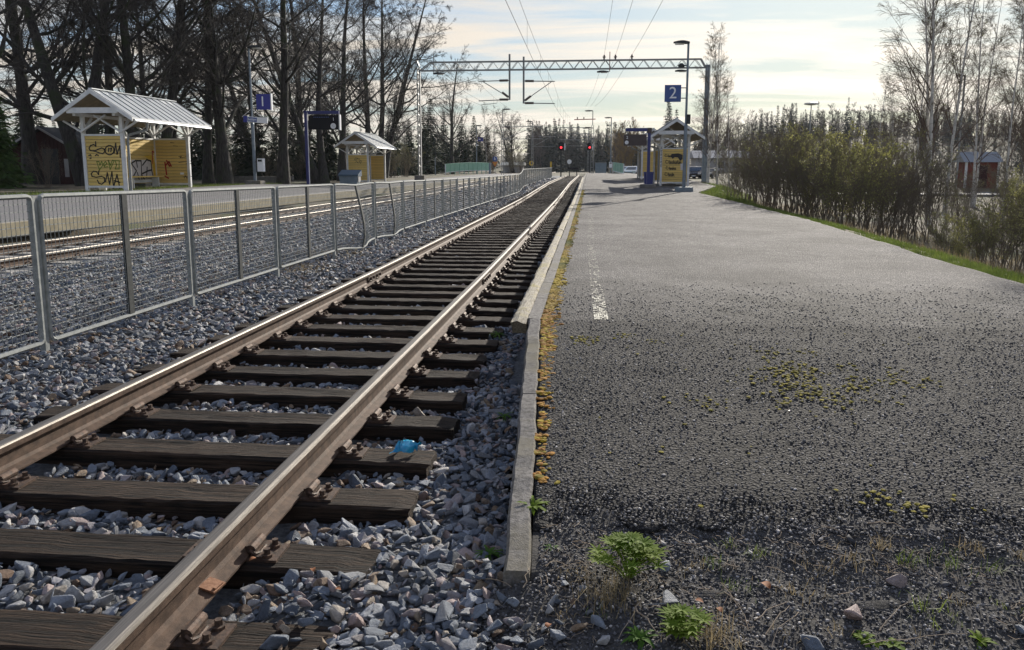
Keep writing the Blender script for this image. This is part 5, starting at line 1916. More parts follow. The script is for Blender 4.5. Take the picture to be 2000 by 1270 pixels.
# old park trees behind the left platform
linden = [make_tree(s, 16.5, .26 + .03 * (s % 3), dict(n=28, t0=.13, t1=.97, lfac=.46, ang=1.0, rfac=.40, K=9, wig=.12, trop=.06, ltaper=.62),
                    dict(n=11, t0=.12, t1=.98, lfac=.42, ang=.80, rfac=.46, K=6, wig=.14, trop=.0),
                    dict(n=9, t0=.08, t1=1, lfac=.45, ang=.80, rfac=.45, K=4, wig=.16, trop=-.02),
                    dict(n=6, t0=.1, t1=1, lfac=.52, ang=.75, rfac=.6, K=3, wig=.16, trop=.0), rmin=.0075, lean=.035, wig=.035, multi=(1 if s != 13 else 2)) for s in (11, 12, 13)]
LT = [(-60, 27, 1, 'old bare tree standing just left of the red shed, branches reaching into the picture'), (60, 37, 0, 'bare tree behind the red shed gable'),
      (168, 33.5, 2, 'forked thick-trunked tree directly behind the graffiti shelter\'s near end'), (215, 41, 1, 'dark bare tree behind the shelter roof, second from its gable'),
      (262, 35.5, 0, 'straight dark trunk rising behind the middle of the graffiti shelter roof'), (332, 38, 2, 'twin-stemmed dark tree behind the far end of the graffiti shelter'),
      (405, 46, 1, 'slim dark tree between graffiti shelter and number 1 lamp'), (438, 40.5, 0, 'thick mossy trunk just left of the number 1 lamp post'),
      (552, 43.5, 1, 'thick dark trunk between the number 1 lamp and the blue departure board'), (618, 50, 2, 'dark tree directly behind the blue departure board'),
      (668, 58, 0, 'dark tree behind the gable of the far left shelter'), (716, 63, 1, 'bare tree behind the roof of the far left shelter'), (748, 72, 2, 'last tall bare tree of the row before the gantry'),
      (500, 62, 2, 'bare tree farther back behind the station name board'), (298, 54, 1, 'bare tree farther back above the middle of the graffiti shelter roof'), (585, 66, 0, 'bare tree farther back left of the blue departure board')]
for k, (pxx, Y, v, lab) in enumerate(LT):
    P = atY(pxx, VPY, Y)
    place_tree(linden[v], 'bare_tree', (P[0], Y, float(gz(P[0], Y)) - .1), random.uniform(.92, 1.12), random.uniform(0, 6.28), lab, 'tree', 'old bare trees behind the left platform', ('bark_dark', 'twig_dark'))


def spruce_mesh(seed, H, R, nlev, nbr, needle, spread=.30):
    """trunk, and whorls of drooping boughs clothed in needle sprays"""
    r = np.random.default_rng(seed)
    tr = tubes(np.stack([np.zeros(8), np.zeros(8), np.linspace(0, H, 8)], -1)[None], np.linspace(H * .013, .02, 8)[None], 6)
    v, n = [], 0
    for lv in range(nlev):
        t = (lv + .3) / nlev
        z = H * (.06 + .94 * t)
        rad = R * (1 - t) ** .85 * r.uniform(.85, 1.12) + .12
        for b in range(nbr):
            a = r.uniform(0, 6.28)
            L_ = rad * r.uniform(.7, 1.15)
            dr = r.uniform(.12, .38)
            for q in range(needle):
                u = r.uniform(.12, 1.0)
                c = np.array([math.cos(a) * L_ * u, math.sin(a) * L_ * u, z - dr * L_ * u * u + r.normal(0, .05)])
                a2 = a + r.normal(0, .75)
                ln = (.20 + .28 * (1 - u)) * max(L_, .5) * r.uniform(.7, 1.3)
                d = np.array([math.cos(a2), math.sin(a2), r.uniform(-.75, -.05)]) * ln
                w = np.array([-math.sin(a2), math.cos(a2), r.normal(0, .4)]) * ln * spread
                v += [c, c + d * .55 + w * .5, c + d, c + d * .55 - w * .5]
    v = np.array(v)
    return npmesh('trunk', *tr), npmesh('crown', v, np.arange(len(v)).reshape(-1, 4)), None


spruce = [spruce_mesh(s, 11, 2.4, 34, 12, 11, spread=.36) for s in (21, 22)]
SP = [(842, 116, 1.0), (868, 126, .88), (828, 104, .78), (902, 134, .85), (926, 140, .90), (950, 142, .74), (885, 122, .62), (772, 100, .75), (800, 92, .60), (937, 132, .60), (914, 126, .55)]
spl = ['tall dark spruce right of the gantry leg', 'tallest dark spruce under the big bare tree', 'low dark spruce just left of the gantry leg', 'dark spruce behind the middle of the green railing', 'dark spruce behind the small blue sign',
       'pointed spruce standing highest against the sky near the railing end', 'small spruce in front of the spruce group', 'dark spruce behind the last bare tree of the row', 'short spruce right of the far left shelter', 'small spruce by the blue-signed lamp post', 'low spruce hugging the green railing']
for (pxx, Y, s), lab in zip(SP, spl):
    P = atY(pxx, VPY, Y)
    place_tree(spruce[int(Y) % 2], 'spruce_tree', (P[0], Y, .2), s, random.uniform(0, 6), lab, 'tree', 'spruces by the green railing', ('bark_dark', 'spruce_needles'))
# dark evergreens closing the view behind the old trees
BS = [(pp, 58 + (pp * 7) % 11) for pp in range(-20, 660, 33)] + [(680, 80), (720, 84), (760, 88)]
BS_OLD = [(-30, 60), (40, 66), (110, 70), (170, 62), (230, 72), (290, 66), (350, 75), (400, 68), (455, 80), (505, 74), (560, 84), (610, 78), (655, 88), (705, 92), (745, 88), (790, 96)]
for k, (pxx, Y) in enumerate(BS):
    P = atY(pxx, VPY, Y)
    place_tree(spruce[k % 2], 'spruce_tree', (P[0], Y, .2), random.uniform(.42, .66), random.uniform(0, 6), nth(k) + ' dark spruce from the left in the shade behind the old bare trees', 'tree', 'spruces in the shade behind the bare trees', ('bark_dark', 'spruce_needles'))
# lit conifers at the picture's left edge
for pxx, Y, s, lab in ((-12, 30, .52, 'sunlit green conifer at the left edge beside the red shed'), (8, 33, .36, 'smaller green conifer below it, in front of the shed wall')):
    P = atY(pxx, VPY, Y)
    o = place_tree((spruce[0][0], spruce[0][1].copy(), None), 'garden_conifer', (P[0], Y, .4), s, 1.0, lab, 'tree', None, ('bark_dark', 'conifer_green'))
    for c in o.children:
        if c.name.startswith('crown'):
            c.data.materials.clear(); c.data.materials.append(MATS['conifer_green'])

# multi-stemmed bushes
bush = [make_tree(s, 3.4, .021, dict(n=10, t0=.22, t1=.97, lfac=.36, ang=.52, rfac=.62, K=6, wig=.10, trop=.05), dict(n=6, t0=.15, t1=1, lfac=.48, ang=.62, rfac=.6, K=4, wig=.14, trop=.03), None,
                  rmin=.0042, multi=m_, spread=.26, sides=(5, 3, 3), lean=.10, wig=.06, leaf=lf) for s, m_, lf in ((31, 17, None), (32, 15, (4, .055)), (33, 18, (2, .045)), (34, 14, (7, .06)))]
BM = [('twig_brown', 'twig_brown', 'leaf_olive'), ('twig_brown', 'twig_brown', 'leaf_yellow'), ('twig_brown', 'twig_brown', 'leaf_olive'), ('twig_brown', 'twig_brown', 'leaf_yellow')]
RB = [(1432, 25.5, 2, .70), (1455, 24, 0, .85), (1478, 22.5, 2, .95), (1500, 22, 0, 1.0), (1520, 20.5, 2, 1.0), (1545, 21, 0, 1.12), (1565, 19.2, 2, 1.0), (1590, 20.5, 1, 1.1), (1610, 18.2, 2, .95), (1632, 19.5, 3, 1.08), (1655, 17.2, 1, .92),
      (1680, 18.5, 3, 1.06), (1700, 16.8, 1, .90), (1722, 19, 2, 1.1), (1745, 17, 0, .95), (1775, 19, 2, 1.05), (1800, 17.5, 0, .8), (1835, 19.5, 2, .85), (1868, 13.4, 1, .40), (1900, 12.6, 3, .42), (1930, 14.0, 0, .50), (1955, 12.2, 1, .50), (1985, 12.6, 2, .60),
      (2020, 12.5, 3, .70), (1880, 25, 0, .70), (1950, 27, 2, .80), (2050, 15, 0, .9), (1880, 21, 0, .62), (1990, 20, 3, .70), (1510, 28, 0, 1.15), (1580, 28, 2, 1.2), (1660, 28, 0, 1.15), (1730, 27, 2, 1.1)]
CNT = {}


def cnt_(k_):
    CNT[k_] = CNT.get(k_, -1) + 1
    return CNT[k_]


RB.sort()
for k, (pxx, Y, v, s) in enumerate(RB):
    Y, s = Y * 1.42, s * .98
    P = atY(pxx, VPY, Y)
    kindw = ('bare brown', 'yellow-budded', 'dark twiggy', 'yellow-green leafing')[v]
    where = 'along the right verge' if Y < 28.5 else 'in the second row behind the right verge'
    place_tree(bush[v], 'bush', (P[0], Y, float(gz(P[0], Y)) - .12), s * random.uniform(.93, 1.07), random.uniform(0, 6.28), nth(cnt_(kindw + where)) + ' ' + kindw + ' bush ' + where + ', counted from the gantry', 'bush', kindw + ' bushes ' + where, BM[v])
# low shrub before the red shed, undergrowth along the left platform
P = atY(92, VPY, 31)
place_tree((bush[0][0].copy(), bush[0][1].copy(), None), 'bush', (P[0], 31, .45), .55, .3, 'reddish bare shrub in front of the dark red shed', 'bush', None, ('twig_red', 'twig_red'))
for pxx, Y, s in ((25, 40, .5), (445, 52, .6), (520, 56, .7), (590, 60, .7), (640, 66, .75), (765, 75, .9), (790, 80, 1.0), (960, 116, 1.2), (995, 122, 1.1), (1015, 126, 1.0)):
    P = atY(pxx, VPY, Y)
    place_tree(bush[2 if pxx != 960 else 0], 'bush', (P[0], Y, .2), s, random.uniform(0, 6), nth(cnt_('ug')) + ' dark undergrowth bush from the left beneath the trees beyond the platform', 'bush', 'undergrowth bushes beyond the left platform', BM[2])

# birches
bparm = lambda n2: (dict(n=34, t0=.16, t1=.97, lfac=.30, ang=.52, rfac=.42, K=7, wig=.07, trop=.015, ltaper=.72), dict(n=n2, t0=.15, t1=1, lfac=.42, ang=.6, rfac=.5, K=5, wig=.09, trop=-.10),
                    dict(n=7, t0=.1, t1=1, lfac=.65, ang=.5, rfac=.6, K=4, wig=.09, trop=-.22))
birch = [make_tree(s, 12.5, .075, *bparm(10), rmin=.0042, multi=m_, sides=(8, 4, 3), lean=.02, wig=.02, leaf=(1, .035), r1=.10, limbs_dark=True) for s, m_ in ((41, 1), (42, 2))]
for pxx, Y, v, s, lab in ((1822, 21, 1, .95, 'tall white-stemmed birch rising above the right-hand bushes'), (1852, 25, 0, .92, 'slim birch just behind the tallest birch on the right'), (1905, 29, 1, .86, 'birch with two stems right of the tallest birch'),
                          (1968, 24, 0, .72, 'birch near the right edge beside the small red hut'), (1790, 34, 0, .82, 'thin birch behind and left of the tallest birch'), (2010, 30, 1, .95, 'birch cut off by the right edge'),
                          (1384, 56, 1, .80, 'white birch clump just behind the right gantry leg'), (1402, 58, 0, .92, 'slender birch with drooping twigs right of the gantry leg'), (1425, 62, 0, .72, 'smaller birch beyond the gantry leg'),
                          (1710, 44, 0, .66, 'low birch showing above the middle of the bushes'), (1745, 52, 1, .74, 'twiggy birch left of the tallest birch')):
    if pxx > 1700:
        Y, s = Y * 1.5, s * 1.12
    P = atY(pxx, VPY, Y)
    place_tree(birch[v], 'birch_tree', (P[0], Y, float(gz(P[0], Y)) - .1), s, random.uniform(0, 6.28), lab, 'tree', None, ('birch_bark', 'birch_twig', 'leaf_olive'))
# bare trees in the middle distance
for pxx, Y, v, s, lab in ((884, 105, 0, .92, 'tall bare tree rising above the spruces right of the gantry leg'), (1000, 128, 2, .62, 'round-crowned bare tree beside the left lattice mast'), (951, 125, 1, .86, 'thin pale bare tree right of the pointed spruce')):
    P = atY(pxx, VPY, Y)
    place_tree(linden[v] if pxx != 951 else birch[0], 'bare_tree', (P[0], Y, .2), s, 1.2, lab, 'tree', None, ('bark_dark', 'twig_dark'))

# far woods: one mass of small spruces and bare trees
fsp = spruce_mesh(51, 10, 1.55, 26, 8, 5, spread=.75)
bm = bmesh.new(); bm.from_mesh(fsp[0]); bm.from_mesh(fsp[1])
far_spruce = bpy.data.meshes.new('far_spruce'); bm.to_mesh(far_spruce); bm.free()
far_spruce.materials.append(MATS['far_spruce'])
fb = []
for s, m_ in ((61, 'far_twig'), (62, 'far_twig'), (63, 'far_twig_gold')):
    tr, cr_, _ = make_tree(s, 9.5, .12, dict(n=16, t0=.2, t1=.97, lfac=.34, ang=.6, rfac=.5, K=4, wig=.08, trop=.06), dict(n=7, t0=.1, t1=1, lfac=.45, ang=.6, rfac=.6, K=3, wig=.1, trop=.03),
                           dict(n=4, t0=.1, t1=1, lfac=.5, ang=.6, rfac=.7, K=3, wig=.1, trop=0), rmin=.02, sides=(4, 3, 3))
    bm = bmesh.new(); bm.from_mesh(tr); bm.from_mesh(cr_)
    me = bpy.data.meshes.new('far_bare'); bm.to_mesh(me); bm.free()
    me.materials.append(MATS[m_])
    fb.append(me)
FP = []


def wood(n, px0, px1, Y0, Y1, mix, s0, s1):
    for k in range(n):
        Y = random.uniform(Y0, Y1)
        P = atY(random.uniform(px0, px1), VPY, Y)
        FP.append((P[0], Y, float(gz(P[0], Y)) - .3, random.choices((0, 1, 2, 3), mix)[0], random.uniform(s0, s1)))


wood(150, 1040, 1250, 200, 290, (5, 3, 3, 0), .75, 1.15)
wood(60, 1030, 1130, 190, 260, (8, 2, 1, 0), .85, 1.25)
wood(26, 1195, 1245, 150, 185, (0, 1, 0, 6), .75, 1.0)
wood(26, 1238, 1300, 150, 200, (9, 1, 0, 0), .55, .8)
wood(5, 1298, 1322, 165, 175, (1, 0, 0, 0), 1.1, 1.3)
wood(440, 1330, 2060, 185, 300, (5, 5, 4, 0), .45, .98)
wood(110, 1360, 2060, 120, 180, (2, 4, 4, 0), .4, .7)
wood(90, 1440, 2060, 75, 115, (0, 5, 4, 0), .22, .42)
wood(90, 380, 1020, 150, 240, (5, 3, 3, 0), .8, 1.1)
wood(50, -60, 500, 90, 150, (5, 3, 3, 0), .5, .8)
FP = np.array(FP)
n = len(FP)
sc = np.repeat(FP[:, 4:5], 3, 1) * np.stack([rng.uniform(.85, 1.15, n)] * 2 + [rng.uniform(.85, 1.2, n)], -1)
o = scatter_object('far_woods', FP[:, :3], np.stack([np.zeros(n), np.zeros(n), rng.uniform(0, 6.28, n)], -1), sc, FP[:, 3].astype(int), [far_spruce] + fb)
tag(o, 'distant wood of spruces and bare trees on the hill and beyond the station', 'wood', kind='stuff')


# grass: verge of platform 2 and beside the left platform
def blades(X, Y, Z, h, w, lean=.35):
    n = len(X)
    a = rng.uniform(0, 6.28, n)
    d = np.stack([np.cos(a), np.sin(a), np.zeros(n)], -1)
    ln = np.abs(rng.normal(0, lean, (n, 1)))
    p = np.stack([X, Y, Z], -1)
    hh = (h * rng.uniform(.5, 1.3, n))[:, None]
    u = rng.normal(size=(n, 3)); u[:, 2] = 0; u /= np.linalg.norm(u, axis=1, keepdims=True)
    ww = w * rng.uniform(.7, 1.3, (n, 1))
    mid = p + d * hh * ln * .35 + np.array([0, 0, .55]) * hh
    tip = p + d * hh * ln + np.array([0, 0, 1.0]) * hh * np.maximum(.25, 1 - ln * .6)
    v = np.stack([p - u * ww, p + u * ww, mid + u * ww * .7, tip, mid - u * ww * .7], 1)
    f = []
    b = np.arange(n)[:, None] * 5
    f = np.concatenate([b + np.array([0, 1, 2, 4]), b + np.array([4, 2, 3, 3])])
    f3 = np.concatenate([b + np.array([0, 1, 2]), b + np.array([0, 2, 4]), b + np.array([4, 2, 3])])
    return v.reshape(-1, 3), f3


def verge(n, y0, y1, off0, off1, h, w, material, name, label, dens=None):
    Y = y0 + (y1 - y0) * rng.random(n) ** 1.6
    off = off0 + (off1 - off0) * rng.random(n)
    X = pright(Y) + off
    k = vnoise(X, Y, 1.3, 71) * .6 + vnoise(X, Y, 4, 72) * .4 > .38
    if dens is not None:
        k &= rng.random(n) < dens(off)
    X, Y = X[k], Y[k]
    v, f = blades(X, Y, gz(X, Y) - .01, h * (1 + np.zeros(len(X))), w)
    o = link(name, npmesh(name, v, f), material)
    tag(o, label, 'grass', kind='stuff')


verge(95000, 6.5, 46, -.05, 1.7, .10, .004, 'grass', 'verge_grass', 'short green grass on the verge along the right edge of the platform', lambda o_: np.clip(1.25 - o_ * .75, 0, 1))
verge(9000, 30, 50, .0, 2.2, .20, .008, 'grass', 'tall_grass', 'lush taller grass round the foot of the number 2 lamp post')
verge(26000, 7, 45, .9, 6.0, .20, .004, 'dry_grass', 'dry_grass', 'dry straw-coloured grass under the right-hand bushes')
nG = 14000
Y = rng.uniform(10, 40, nG); X = p1x(Y) - 5.3 - rng.random(nG) * 2.2
v, f = blades(X, Y, gz(X, Y) - .01, np.full(nG, .14), .006)
tag(link('grass_strip', npmesh('grass_strip', v, f), 'grass'), 'green grass strip behind the left platform', 'grass', kind='stuff')


# ------------------------------------------------------------------ buildings, road, cars
P = atY(88, VPY, 38)
sd = empty('garden_shed', (P[0], 38, .42)); tag(sd, 'dark red wooden shed with a gable roof at the left edge behind the fence', 'shed')
hw_, hh, ha, ld = 1.75, 1.85, 2.86, 4.0
body = MB().prism([(-hw_, 0), (hw_, 0), (hw_, hh), (0, ha - .06), (-hw_, hh)], 'y', 0, ld).build('wall', 'red_paint', sd)
for x_ in np.arange(-hw_ + .12, hw_, .21):
    zt = hh + (ha - hh) * (1 - abs(x_) / hw_) - .10
    MB().box((x_, -.012, zt / 2), (.185, .022, zt)).build('board', 'red_paint', body)
for s in (-1, 1):
    MB().prism([(0, ha), (s * (hw_ + .3), hh - .17), (s * (hw_ + .3), hh - .10), (0, ha + .08)], 'y', -.3, ld + .3).build('roof', 'tar_roof', sd)
    MB().prism([(0, ha + .085), (s * (hw_ + .32), hh - .09), (s * (hw_ + .32), hh - .20), (0, ha - .03)], 'y', -.345, -.302).build('barge_board', 'house_grey', sd)
dr = MB().box((.35, -.03, .95), (.85, .03, 1.8)).build('door', 'tar_roof', sd)
MB().box((.05, -.05, .95), (.05, .03, .10)).build('handle', 'galvanised', dr)
wn = MB().box((-.75, -.03, 1.25), (.62, .03, .6)).build('window', 'window_glass', sd)
MB().box((-.75, -.05, 1.25), (.04, .02, .6)).build('frame', 'house_grey', wn)
MB().box((1.2, -.06, .9), (.22, .04, .9)).build('notice_board', 'house_grey', sd)

P = atY(508, VPY, 47)
sw = empty('stone_wall', (P[0], 47, .25)); tag(sw, 'low weathered stone wall behind the number 1 lamp post', 'wall')
bm_ = MB().box((0, 0, 0), (.42, .35, .26)).mesh('block'); bm_.materials.append(MATS['stone_wall'])
for rr in range(2):
    for k in range(9):
        link('block', bm_, None, sw, (-1.9 + k * .44 + rr * .2, random.uniform(-.02, .02), .15 + rr * .27))

# road beyond the bushes, parking ground
rd = grid_sheet('road', lambda Y: Y * 0 + 13.5, lambda Y: Y * 0 + 70, np.linspace(56, 63, 12), lambda X, Y: gz(X, Y) * 0 - .52 + .05 * ss(13, 20, X), 60, 'road', skirt=.25)
tag(rd, kind='structure')
MB().box((42, 56.3, -.462), (56, .14, .008)).build('edge_marking', 'sign_white', rd)
pk = grid_sheet('parking_ground', lambda Y: Y * 0 + 10.5, lambda Y: Y * 0 + 30, np.linspace(82, 122, 20), lambda X, Y: Y * 0 - .28, 20, 'road', skirt=.3)
tag(pk, kind='structure')
P = atY(1908, VPY, 66)
ht = empty('red_hut', (P[0], 66, -.5)); tag(ht, 'small red hut with white corner posts and blue-grey roof across the road', 'hut')
MB().box((0, 0, 1.1), (2.3, 1.8, 2.2)).build('wall', 'hut_red', ht)
for s in (-1, 1):
    MB().box((s * 1.18, -.90, 1.1), (.14, .14, 2.2)).build('corner_post', 'white_timber', ht)
MB().prism([(-1.15, 2.2), (1.15, 2.2), (0, 3.0)], 'x', -1.45, 1.45).build('roof', 'roof_seam', ht)
MB().box((0, -.91, 1.0), (.8, .03, 1.9)).build('door', 'red_paint', ht)
P = atY(1430, VPY, 140)
hs = empty('row_house', (P[0], 140, -.1)); tag(hs, 'long low pale house glimpsed behind the birches by the gantry leg', 'house')
MB().box((0, 0, 1.4), (13, 7, 2.8)).build('wall', 'house_grey', hs)
MB().prism([(-4.0, 2.8), (4.0, 2.8), (0, 4.1)], 'x', -7, 7).build('roof', 'house_grey', hs)
for k in range(5):
    w_ = MB().box((-5 + k * 2.5, -3.52, 1.6), (1.1, .05, 1.1)).build('window', 'window_glass', hs)
    MB().box((-5 + k * 2.5, -3.56, 1.02), (1.3, .1, .08)).build('sill', 'sign_white', w_)
P = atY(1000, 328, 130)
gh = empty('far_cottage', (P[0], 132, .1)); tag(gh, 'low grey-roofed building just behind the kink of the fence', 'house')
MB().box((0, 0, .7), (3.2, 3, 1.4)).build('wall', 'house_grey', gh)
MB().prism([(-1.9, 1.4), (1.9, 1.4), (0, 1.9)], 'x', -2.0, 2.0).build('roof', 'galvanised', gh)


def make_car(paint, suv=True):
    """nose towards the camera (-y)"""
    o = empty('parked_car')
    h = 1.62 if suv else 1.42
    prof = [(-2.2, .42), (-2.22, .70), (-2.05, .86), (-1.25, .98), (-.55, h - .08), (-.2, h), (1.2, h), (1.75, h - .12), (2.15, 1.0), (2.2, .75), (2.15, .40), (1.9, .30), (-1.9, .28)]
    n = len(prof)
    vs, fs = [], []
    W = [(-.90, .92), (-.86, 1.0), (.86, 1.0), (.90, .92)]
    for wx, k in ((-.78, 0), (-.90, 1), (.90, 1), (.78, 0)):
        for (a, b) in prof:
            tuck = max(0, (b - .95)) * .30
            x = math.copysign(abs(wx) - tuck, wx)
            vs.append((x, a * (1 if k else .97), b if k or b < .9 else b + .015))
    for r_ in range(3):
        for i in range(n):
            fs.append((r_ * n + i, r_ * n + (i + 1) % n, (r_ + 1) * n + (i + 1) % n, (r_ + 1) * n + i))
    fs.append(tuple(reversed(range(n)))); fs.append(tuple(3 * n + i for i in range(n)))
    b_ = MB().raw(vs, fs).build('body', paint, o)
    ws = MB().raw([(-.66, -1.22, 1.0), (.66, -1.22, 1.0), (.56, -.58, h - .11), (-.56, -.58, h - .11)], [(0, 1, 2, 3)])
    ws.v = [(a, b - .025, c + .025) for a, b, c in ws.v]
    ws.build('windscreen', 'window_glass', o)
    for s in (-1, 1):
        MB().raw([(s * .905, -.95, 1.02), (s * .905, 1.6, 1.02), (s * .80, 1.2, h - .14), (s * .80, -.42, h - .14)], [(0, 1, 2, 3)]).build('side_window', 'window_glass', o)
        MB().box((s * .66, -2.17, .74), (.36, .10, .16)).build('headlight', 'headlamp', o)
        MB().box((s * 1.0, -.75, 1.05), (.18, .10, .14)).build('mirror', paint, o)
        for y_ in (-1.35, 1.35):
            w_ = MB().tube([(s * .70, y_, .33), (s * .91, y_, .33)], .33, 16).build('wheel', 'tyre', o)
            MB().tube([(s * .905, y_, .33), (s * .925, y_, .33)], .20, 12).build('rim', 'galvanised', w_)
    MB().box((0, -2.215, .55), (1.2, .03, .16)).build('grille', 'tyre', o)
    MB().box((0, -2.235, .44), (.5, .02, .11)).build('number_plate', 'sign_white', o)
    return o


for pxx, Y, paint, suv, lab in ((1350, 108, 'car_wine', True, 'dark wine-red car at the left end of the parked row behind the shelter'), (1363, 105, 'car_dark', True, 'dark car parked in the middle of the row behind the gantry leg'),
                                (1384, 104, 'car_dark', False, 'dark low car partly hidden by the right gantry leg'), (1229, 112, 'car_silver', False, 'silver car beyond the platform 2 shelter, left of the pair'), (1237, 106, 'car_white', False, 'white car beyond the platform 2 shelter, nearest the grass')):
    c = make_car(paint, suv)
    P = atY(pxx, VPY, Y)
    if pxx < 1300:
        P = atY(pxx, 344, Y)
        c.location = (P[0], Y, -.05)
    else:
        c.location = (P[0], Y, -.27)
    c.rotation_euler = (0, 0, R_(-20))
    tag(c, lab, 'car', 'parked cars')
pk2 = grid_sheet('parking_strip', lambda Y: Y * 0 + 4.9, lambda Y: Y * 0 + 10.4, np.linspace(100, 122, 10), lambda X, Y: Y * 0 - .06, 8, 'road', skirt=.4)
tag(pk2, kind='structure')

# ------------------------------------------------------------------ moss along the kerb
mm = []
for i in range(5):
    bm = bmesh.new()
    bmesh.ops.create_icosphere(bm, subdivisions=2, radius=.5)
    for v in bm.verts:
        v.co *= 1 + random.uniform(-.25, .25)
        v.co.z *= .55
    me = bpy.data.meshes.new('moss_tuft'); bm.to_mesh(me); bm.free()
    me.materials.append(MATS[('moss', 'moss', 'moss_orange', 'moss_orange', 'moss_olive')[i]])
    mm.append(me)
MP = []
for k in range(11000):
    Y = 3.3 + 35 * random.random() ** 2.0
    dens = .97 * ss(3.4, 5.9, Y) + .03
    if random.random() > dens * (.10 + 1.2 * float(vnoise(Y, 0, 2.3, 81))):
        continue
    x = float(p2left(np.array(Y))) + .012 + abs(random.gauss(0, .038)) * np.interp(Y, [4, 6, 9, 30], [.8, 1.25, 1.0, 1.3])
    s = random.uniform(.012, .034) * np.interp(Y, [4, 6, 30], [.9, 1.1, 1.3])
    MP.append((x, Y, float(pz(Y)) + .002, s, (random.choice((2, 3)) if Y < 6.4 and random.random() < .55 else random.choice((0, 1)))))
for Y in (3.35, 3.6, 3.75, 3.8, 4.3, 4.4, 4.6, 4.75, 5.0, 5.1):
    for q in range(5):
        MP.append((float(p2left(np.array(Y))) + random.uniform(-.01, .02), Y + random.uniform(-.02, .02), float(pz(Y)) + .004, random.uniform(.015, .034), random.choice((1, 2, 3))))
for (pxx, pyy, n, sx_, sy_) in ((1570, 735, 170, .20, .28), (1560, 780, 20, .12, .12), (1240, 655, 34, .07, .12), (1300, 660, 30, .08, .10), (1750, 745, 16, .12, .12), (1140, 660, 16, .05, .06), (1400, 790, 4, .2, .1), (1270, 900, 3, .1, .1),
                                (1330, 885, 4, .03, .03), (1680, 740, 14, .10, .08), (1380, 800, 5, .05, .05), (1800, 1000, 10, .12, .06), (1720, 985, 8, .10, .05), (1480, 900, 4, .3, .2), (1660, 660, 10, .3, .1)):
    P = atZ(pxx, pyy, .2)
    t = float(pz(P[1]))
    P = atZ(pxx, pyy, t)
    for k in range(n * 3):
        x, Y = P[0] + random.gauss(0, sx_), P[1] + random.gauss(0, sy_)
        if vnoise(x, Y, 7, 91) < .42:
            continue
        MP.append((x, Y, float(pz(Y)) + .006, random.uniform(.008, .021), 4))
MP = np.array(MP)
n = len(MP)
o = scatter_object('kerb_moss', MP[:, :3], np.stack([np.zeros(n), np.zeros(n), rng.uniform(0, 6.28, n)], -1), MP[:, 3:4] * np.stack([rng.uniform(.8, 1.5, n), rng.uniform(.8, 1.5, n), rng.uniform(.5, 1.0, n)], -1), MP[:, 4].astype(int), mm)
tag(o, 'yellow and orange moss growing along the kerb joint and in patches on the asphalt', 'moss', kind='stuff')


# ------------------------------------------------------------------ weeds and litter in the foreground
def leaf_strip(r, base, d0, ln, wd, droop, K=6, lobes=0, side=None):
    """one bent leaf blade: returns verts, quads"""
    d = np.array(d0, float); d /= np.linalg.norm(d)
    s = np.cross(d, [0, 0, 1.0]); s /= np.linalg.norm(s) + 1e-9
    p = np.array(base, float)
    v = []
    for k in range(K):
        t = k / (K - 1)
        w = wd * (math.sin(math.pi * (0.12 + .88 * t)) ** .8) * (1 if not lobes else (1.0 if k % 2 else .55))
        up = np.cross(s, d) * w * .25
        v += [p - s * w + up, p, p + s * w + up]
        p = p + d * ln / (K - 1)
        d = d + np.array([0, 0, -droop]); d /= np.linalg.norm(d)
    f = []
    for k in range(K - 1):
        a = k * 3
        f += [(a, a + 1, a + 4, a + 3), (a + 1, a + 2, a + 5, a + 4)]
    return np.array(v), np.array(f)


def rosette(name, px_, py_, z, n, ln, wd, label, material='leaf_fresh', lobes=1, up=.9, seed=1, cat='weed'):
    r = np.random.default_rng(seed)
    P = atZ(px_, py_, z)
    o = empty(name, tuple(P)); tag(o, label, cat)
    for k in range(n):
        a = k * 2.4 + r.normal(0, .25)
        el = r.uniform(.25, 1.0) * up
        v, f = leaf_strip(r, (0, 0, .003), (math.cos(a), math.sin(a), el), ln * r.uniform(.65, 1.15), wd * r.uniform(.8, 1.2), r.uniform(.08, .30), K=8, lobes=lobes)
        link('leaf', npmesh('leaf', v, f), material, o)
    return o


def lupine(name, px_, py_, z, stems, h, rl, label, seed=1, material='leaf_deep'):
    """palmate-leaved clump: each stem ends in a fan of leaflets"""
    r = np.random.default_rng(seed)
    P = atZ(px_, py_, z)
    o = empty(name, tuple(P)); tag(o, label, 'weed')
    st = MB()
    for k in range(stems):
        a = r.uniform(0, 6.28); rr = r.uniform(.1, 1.0) * h * .75
        hh_ = h * r.uniform(.55, 1.1) * (1 - .35 * rr / h)
        top = np.array([math.cos(a) * rr, math.sin(a) * rr, hh_])
        st.tube([(0, 0, 0), tuple(top * np.array([.4, .4, .6])), tuple(top)], .0016, 4, cap=False)
        parts = []
        nl = r.integers(7, 10)
        ph = r.uniform(0, 6)
        tilt = np.array([math.cos(a), math.sin(a), 0]) * .35
        for q in range(nl):
            b = ph + q * 2 * math.pi / nl
            parts.append(leaf_strip(r, top, np.array([math.cos(b), math.sin(b), .30]) + tilt * .3, rl * r.uniform(.8, 1.15), rl * .115, .10, K=4))
        v, f = join(parts)
        link('leaf', npmesh('leaf', v, f), material, o)
    st.build('stems', material, o, fix=False)
    return o


def tuft(name, px_, py_, z, n, h, w, label, material='grass', spread=.03, lean=.6):
    P = atZ(px_, py_, z)
    X, Y = rng.normal(0, spread, n), rng.normal(0, spread, n)
    v, f = blades(X, Y, np.zeros(n) - .004, np.full(n, h), w, lean)
    o = link(name, npmesh(name, v, f), material, None, tuple(P))
    tag(o, label, 'grass tuft', 'foreground grass tufts')
    return o


